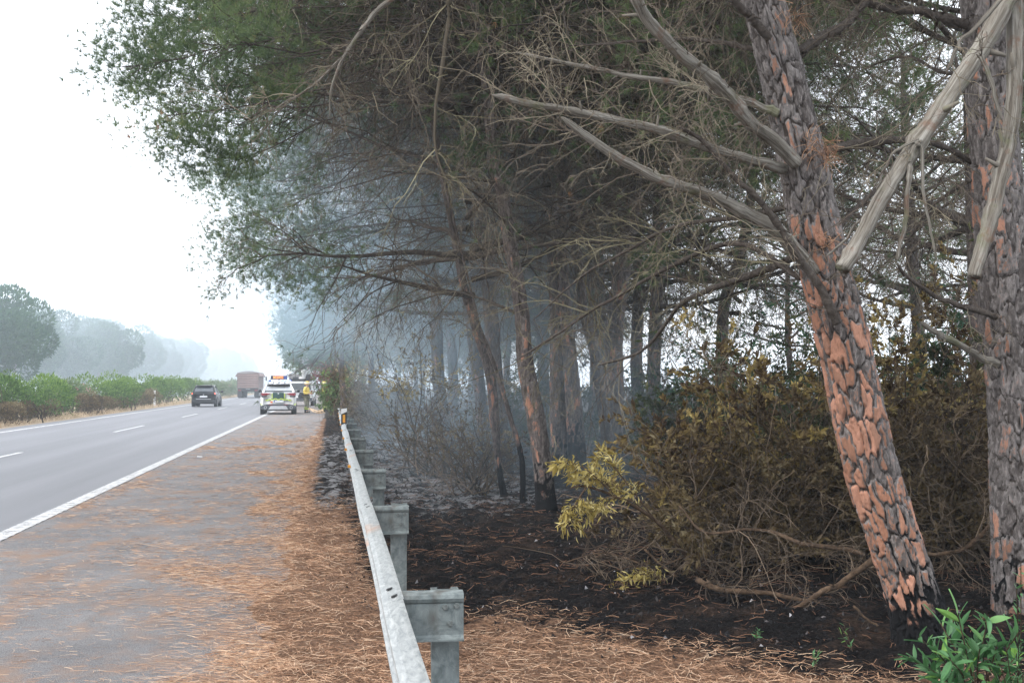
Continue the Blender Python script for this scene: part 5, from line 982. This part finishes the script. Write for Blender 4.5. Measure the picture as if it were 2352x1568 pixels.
g = Geo(); rect(g, 0, r0-.03, .5, 1.75, .22, .12); g.build('rear_bumper', M['greylamp'], t); g = Geo(); rect(g, -.1, r0-.03, .82, .5, .11); g.build('number_plate', M['plate'], t)
g = Geo(); rect(g, .15, r0-.02, 1.12, .25, .03); g.build('handle', M['black'], t)
for s in (-1, 1):
    g = Geo(); rect(g, s*.82, r0+.0, 1.0, .12, .3, .06); g.build('tail_lamp', M['redlens'], t)
    for yy in (-1.4, 1.5): wheel(t, s*.83, yy, .38, .25, s)
g = Geo(); g.box((0, -.6, 1.88), (1.6, 2.6, .05)); [g.box((x, -.6, 1.95), (.04, 2.6, .14)) for x in (-.8, .8)]; [g.box((0, yv, 1.95), (1.6, .04, .14)) for yv in (-1.9, .7)]; g.build('roof_rack', M['black'], t, kind='stuff')
g = Geo(); g.lathe((.1, -1.2, 1.92), [(.3, 0), (.3, .2), (.25, .24), (.25, .3), (.22, .78), (.2, .82)], 14); o = g.build('roof_tank', M['white'], t); g = Geo(); g.lathe((.1, -1.2, 2.74), [(.17, 0), (.17, .03), (.05, .05)], 14); g.build('cap', M['greylamp'], o)
for c_, d_ in (((.55, -1.1, 2.08), (.45, .8, .3)), ((.3, .1, 2.15), (.6, .6, .45)), ((-.45, -.9, 2.05), (.4, .7, .22))): g = Geo(); g.box(c_, d_); g.build('roof_box', M['greylamp'], t)
# grey box lorry beyond the van
q = G(690, 921); t = empty('grey_lorry', (q[0]-.1, q[1]+1, 0), 0, label='hazy grey box lorry standing beyond the white van', cat='truck')
g = Geo(); g.box((0, 1.6, 1.75), (2.1, 3.4, 1.7)); g.build('cargo_box', M['tarp'], t); g = Geo(); g.box((0, 4.1, 1.3), (2.0, 1.5, 1.6), taper=.9); g.build('cab', M['white'], t); g = Geo(); g.box((0, 2, .75), (1.5, 5.5, .3)); g.build('chassis', M['black'], t)
for k in range(5): g = Geo(); g.box((-.84+.42*k, -.12, 1.75), (.05, .04, 1.7)); g.build('door_rib', M['greylamp'], t)
for s in (-1, 1):
    for yy in (.8, 4.2): wheel(t, s*.85, yy, .42, .3, s)
# white van on the opposite carriageway, behind the hedge
t = empty('far_van', tuple(P(276, 882, 215)*np.array([1, 1, 0])+np.array([0, 0, .45])), 0, label='white high roofed van just showing above the median hedge', cat='van')
g = Geo(); body_loft(g, [(-2.4, .85, .3, 2.55, .05), (-2.3, .92, .3, 2.72, .06), (1.2, .92, .3, 2.75, .06), (1.9, .9, .3, 2.0, .05), (2.6, .85, .3, 1.2, .02)]); g.build('body', M['whitepaint'], t, smooth=True); g = Geo(); g.box((.4, -.8, 2.86), (.5, .7, .16)); g.build('roof_vent', M['white'], t); g = Geo(); rect(g, 0, -2.41, 1.7, 1.4, .7); g.build('rear_window', M['glass'], t)
for s in (-1, 1):
    for yy in (-1.5, 1.6): wheel(t, s*.8, yy, .36, .25, s)
# --- firefighters
def skin(name, V, E, Rr, mat, parent, sub=2):
    me = bpy.data.meshes.new(name); me.from_pydata([tuple(v) for v in V], E, []); o = bpy.data.objects.new(name, me); COL.objects.link(o); o.parent = parent
    md = o.modifiers.new('skin', 'SKIN'); md.use_smooth_shade = True
    me.skin_vertices or me.skin_vertices
    for d_, r_s in zip(me.skin_vertices[0].data, Rr): d_.radius = (r_s, r_s) if not isinstance(r_s, tuple) else r_s
    me.skin_vertices[0].data[0].use_root = True
    sb_ = o.modifiers.new('sub', 'SUBSURF'); sb_.levels = sub; sb_.render_levels = sub; me.materials.append(M[mat]); return o
def firefighter(loc, rz, label):
    t = empty('person', loc, rz, label=label, cat='person', group=None)
    # faces +x; standing, weight even, elbows bent forward
    J = dict(pel=(0, 0, .95), bel=(0, 0, 1.1), che=(.02, 0, 1.32), nek=(.03, 0, 1.47), hed=(.05, 0, 1.58), crn=(.05, 0, 1.69), hl=(0, .1, .9), kl=(.03, .12, .5), al=(-.03, .13, .1), tl=(.14, .14, .04), hr=(0, -.1, .9), kr=(.06, -.12, .5), ar=(.02, -.13, .1), tr=(.19, -.14, .04),
             sl=(.01, .18, 1.4), el=(.0, .26, 1.13), wl=(.24, .17, 1.1), sr=(.01, -.18, 1.4), er=(-.02, -.26, 1.13), wr=(.22, -.18, 1.08))
    N = list(J); V = [J[k] for k in N]; ix = {k: i for i, k in enumerate(N)}; e = lambda *p: [(ix[a], ix[b]) for a, b in zip(p, p[1:])]
    E = e('pel', 'bel', 'che', 'nek', 'hed', 'crn')+e('pel', 'hl', 'kl', 'al', 'tl')+e('pel', 'hr', 'kr', 'ar', 'tr')+e('che', 'sl', 'el', 'wl')+e('che', 'sr', 'er', 'wr')
    Rr = dict(pel=.13, bel=.12, che=.14, nek=.055, hed=.085, crn=.07, hl=.085, kl=.06, al=.045, tl=.04, hr=.085, kr=.06, ar=.045, tr=.04, sl=.06, el=.045, wl=.03, sr=.06, er=.045, wr=.03); rr = [Rr[k] for k in N]
    for wv, s in (('wl', 1), ('wr', -1)):                      # palm, four fingers of unequal length and a thumb
        w_ = np.array(J[wv]); pi = len(V); V.append(tuple(w_+(.06, -.02*s, 0))); rr.append(.028); E.append((ix[wv], pi))
        for k, (dz, l1) in enumerate(((.03, .07), (.01, .08), (-.01, .075), (-.03, .06))):
            a = len(V); V.append(tuple(w_+(.095, -.025*s, dz))); V.append(tuple(w_+(.095+l1*.6, -.035*s, dz))); V.append(tuple(w_+(.095+l1*.75, -.06*s, dz))); rr += [.011, .01, .008]; E += [(pi, a), (a, a+1), (a+1, a+2)]
        a = len(V); V.append(tuple(w_+(.05, -.045*s, .03))); V.append(tuple(w_+(.085, -.065*s, .035))); rr += [.012, .009]; E += [(pi, a), (a, a+1)]
    skin('body', V, E, rr, 'skin', t)
    g = Geo(); g.prism([(.125, 1.59), (.155, 1.565), (.125, 1.555)], -.012, .012, 'y'); o = g.build('nose', M['skin'], t)
    for s in (-1, 1): g = Geo(); g.lathe((.05, s*.085, 1.585), [(.012, -.01), (.025, 0), (.015, .012)], 8, 'y'); g.build('ear', M['skin'], t, smooth=True); g = Geo(); g.lathe((.125, s*.03, 1.61), [(.004, -.004), (.01, 0), (.004, .006)], 8, 'x'); g.build('eye', M['black'], t)
    jv = [(0, 0, .98), (0, 0, 1.1), (.02, 0, 1.33), (.03, 0, 1.44), (.01, .19, 1.4), (0, .27, 1.13), (.22, .18, 1.1), (.01, -.19, 1.4), (-.02, -.27, 1.13), (.2, -.19, 1.08)]
    skin('jacket', jv, [(0, 1), (1, 2), (2, 3), (2, 4), (4, 5), (5, 6), (2, 7), (7, 8), (8, 9)], [.17, .165, .18, .09, .085, .072, .055, .085, .072, .055], 'jacket', t)
    tv = [(0, 0, .97), (0, .1, .88), (.03, .125, .5), (-.03, .13, .17), (0, -.1, .88), (.06, -.125, .5), (.02, -.13, .17)]
    skin('trousers', tv, [(0, 1), (1, 2), (2, 3), (0, 4), (4, 5), (5, 6)], [.165, .125, .1, .085, .125, .1, .085], 'trouser', t)
    for (x, y_, zz) in ((-.03, .13, .14), (.02, -.13, .14)):
        g = Geo(); [g.lathe((x+.005*k, y_, zz+.06+.09*k), [(.098, 0), (.104, .02), (.098, .04)], 12) for k in range(2)]; g.build('reflective_band', M['lime'], t, kind='stuff')
        g = Geo(); g.lathe((x, y_, 0), [(.06, 0), (.075, .02), (.07, .12), (.075, .22)], 12); g.box((x+.1, y_, .045), (.2, .1, .09), taper=.8); g.build('boot', M['black'], t)
    g = Geo(); g.lathe((.05, 0, 1.63), [(.17, 0), (.165, .02), (.13, .03), (.128, .08), (.1, .13), (.05, .155), (.01, .16)], 16); o = g.build('helmet', M['helmet'], t, smooth=True); g = Geo(); g.lathe((.05, 0, 1.66), [(.131, 0), (.133, .03), (.13, .05)], 16); g.box((.18, 0, 1.7), (.04, .06, .05)); g.build('lamp_band', M['white'], o)
    g = Geo(); g.box((-.27, 0, 1.0), (.3, .34, .28), Matrix.Rotation(.25, 3, 'Y'), taper=.8); g.box((-.42, .05, .93), (.14, .2, .2), taper=.7); g.build('bag', M['cloth_black'], t); g = Geo(); g.lathe((0, 0, .97), [(.175, 0), (.18, .03), (.175, .06)], 14); g.build('belt', M['cloth_black'], t)
    return t
q = G(703.5, 947.5); firefighter((q[0], q[1], 0), R(-25), 'firefighter in yellow jacket and helmet standing by the white van, black pack at the hip')
q = G(744, 946.5); firefighter((q[0]+.05, q[1], 0), R(160), 'second firefighter mostly hidden by the green shrub, only a boot showing')
g = Geo()
for pts in ([(706, 937), (716, 939), (726, 943), (738, 944.5), (748, 944)], [(712, 938), (722, 946), (736, 947.5), (745, 947)], [(738, 944), (741, 941), (733, 943), (727, 945)]): g.tube(smoothpath([G(x, y_, .03) for x, y_ in pts], 20), np.full(20, .035), 6)
o = g.build('fire_hose', M['hose']); tag(o, 'pale orange fire hose lying looped between the two firefighters', 'hose')
g = Geo(); a, b_ = G(735, 943, .03), G(743, 943, .75); g.tube([a, b_], [.02, .02], 6); o = g.build('tool_handle', M['hose']); tag(o, 'wooden tool handle leaning beside the fire hose', 'tool')
# ================================================================== SMOKE AND HAZE
def volume(name, dens, col, aniso=.2, build=None):
    m = bpy.data.materials.new(name); m.use_nodes = True; t = m.node_tree; t.nodes.clear(); o = t.nodes.new('ShaderNodeOutputMaterial'); v = t.nodes.new('ShaderNodeVolumePrincipled')
    v.inputs['Color'].default_value = (*col, 1); v.inputs['Density'].default_value = dens; v.inputs['Anisotropy'].default_value = aniso; t.links.new(v.outputs[0], o.inputs['Volume'])
    if build: build(t, v)
    return m
g = Geo(); g.box((0, 420, 6.75), (1440, 1000, 16.5)); hz = g.build('haze', volume('haze', .0011, (.84, .93, 1.0), .1), kind='stuff')
def drift(t, v, fn):
    ge = t.nodes.new('ShaderNodeNewGeometry'); sp_ = t.nodes.new('ShaderNodeSeparateXYZ'); t.links.new(ge.outputs['Position'], sp_.inputs[0])
    def mr(src, a, b, c, d):
        n = t.nodes.new('ShaderNodeMapRange'); n.interpolation_type = 'SMOOTHSTEP'; t.links.new(src, n.inputs[0])
        for i, q in enumerate((a, b, c, d)): n.inputs[i+1].default_value = q
        return n.outputs[0]
    def mul(a, b):
        n = t.nodes.new('ShaderNodeMath'); n.operation = 'MULTIPLY'; t.links.new(a, n.inputs[0]); t.links.new(b, n.inputs[1]) if not isinstance(b, float) else setattr(n.inputs[1], 'default_value', b); return n.outputs[0]
    nz = t.nodes.new('ShaderNodeTexNoise'); mp = t.nodes.new('ShaderNodeMapping'); t.links.new(ge.outputs['Position'], mp.inputs[0]); mp.inputs['Scale'].default_value = fn[0]; nz.inputs['Scale'].default_value = 1; nz.inputs['Detail'].default_value = 2; t.links.new(mp.outputs[0], nz.inputs['Vector'])
    d = mr(nz.outputs['Fac'], fn[1], fn[2], fn[3], 1.0)
    for ax, a, b, c, e in fn[4]: d = mul(d, mr(sp_.outputs[ax], a, b, c, e))
    t.links.new(mul(d, fn[5]), v.inputs['Density'])
# bank of smoke lying across the road far ahead
g = Geo(); g.box((-15, 345, 6.2), (110, 500, 15)); o = g.build('smoke_bank', volume('smoke_bank', 0, (.86, .94, 1.0), .1, lambda t, v: drift(t, v, ((.02, .012, .1), .3, .7, .55, ((1, 100, 230, 0, 1),), .0055))), kind='stuff')
# blue smoke rising among the pines
g = Geo(); g.box((1.3, 36, 4.9), (11.4, 44, 6.2)); o = g.build('canopy_smoke', volume('canopy_smoke', 0, (.68, .86, 1.0), .1, lambda t, v: drift(t, v, ((.2, .11, .28), .3, .66, .12, ((1, 15, 25, 0, 1), (1, 33, 47, 1, 0), (0, -3.0, -.6, .0, 1), (0, 2.4, 5.6, 1, 0), (2, 1.9, 3.0, 0, 1), (2, 4.6, 7.9, 1, 0)), .12))), kind='stuff')
g = Geo(); g.box((3.7, 29, 1.5), (7.4, 36, 3.2)); o = g.build('ground_smoke', volume('ground_smoke', 0, (.68, .86, 1.0), .1, lambda t, v: drift(t, v, ((.35, .2, .5), .34, .68, .1, ((1, 11, 22, 0, 1), (1, 34, 46, 1, 0), (0, .1, 1.6, 0, 1), (0, 2.8, 6.6, 1, 0), (2, 1.9, 3.0, 1, 0)), .06))), kind='stuff')
g = Geo(); g.box((-45, 290, 6.2), (56, 460, 15)); o = g.build('roadside_smoke', volume('roadside_smoke', 0, (.8, .91, 1.0), .1, lambda t, v: drift(t, v, ((.05, .03, .1), .3, .7, .7, ((1, 62, 120, 0, 1), (0, -22, -17.5, 1, 0)), .0085))), kind='stuff')
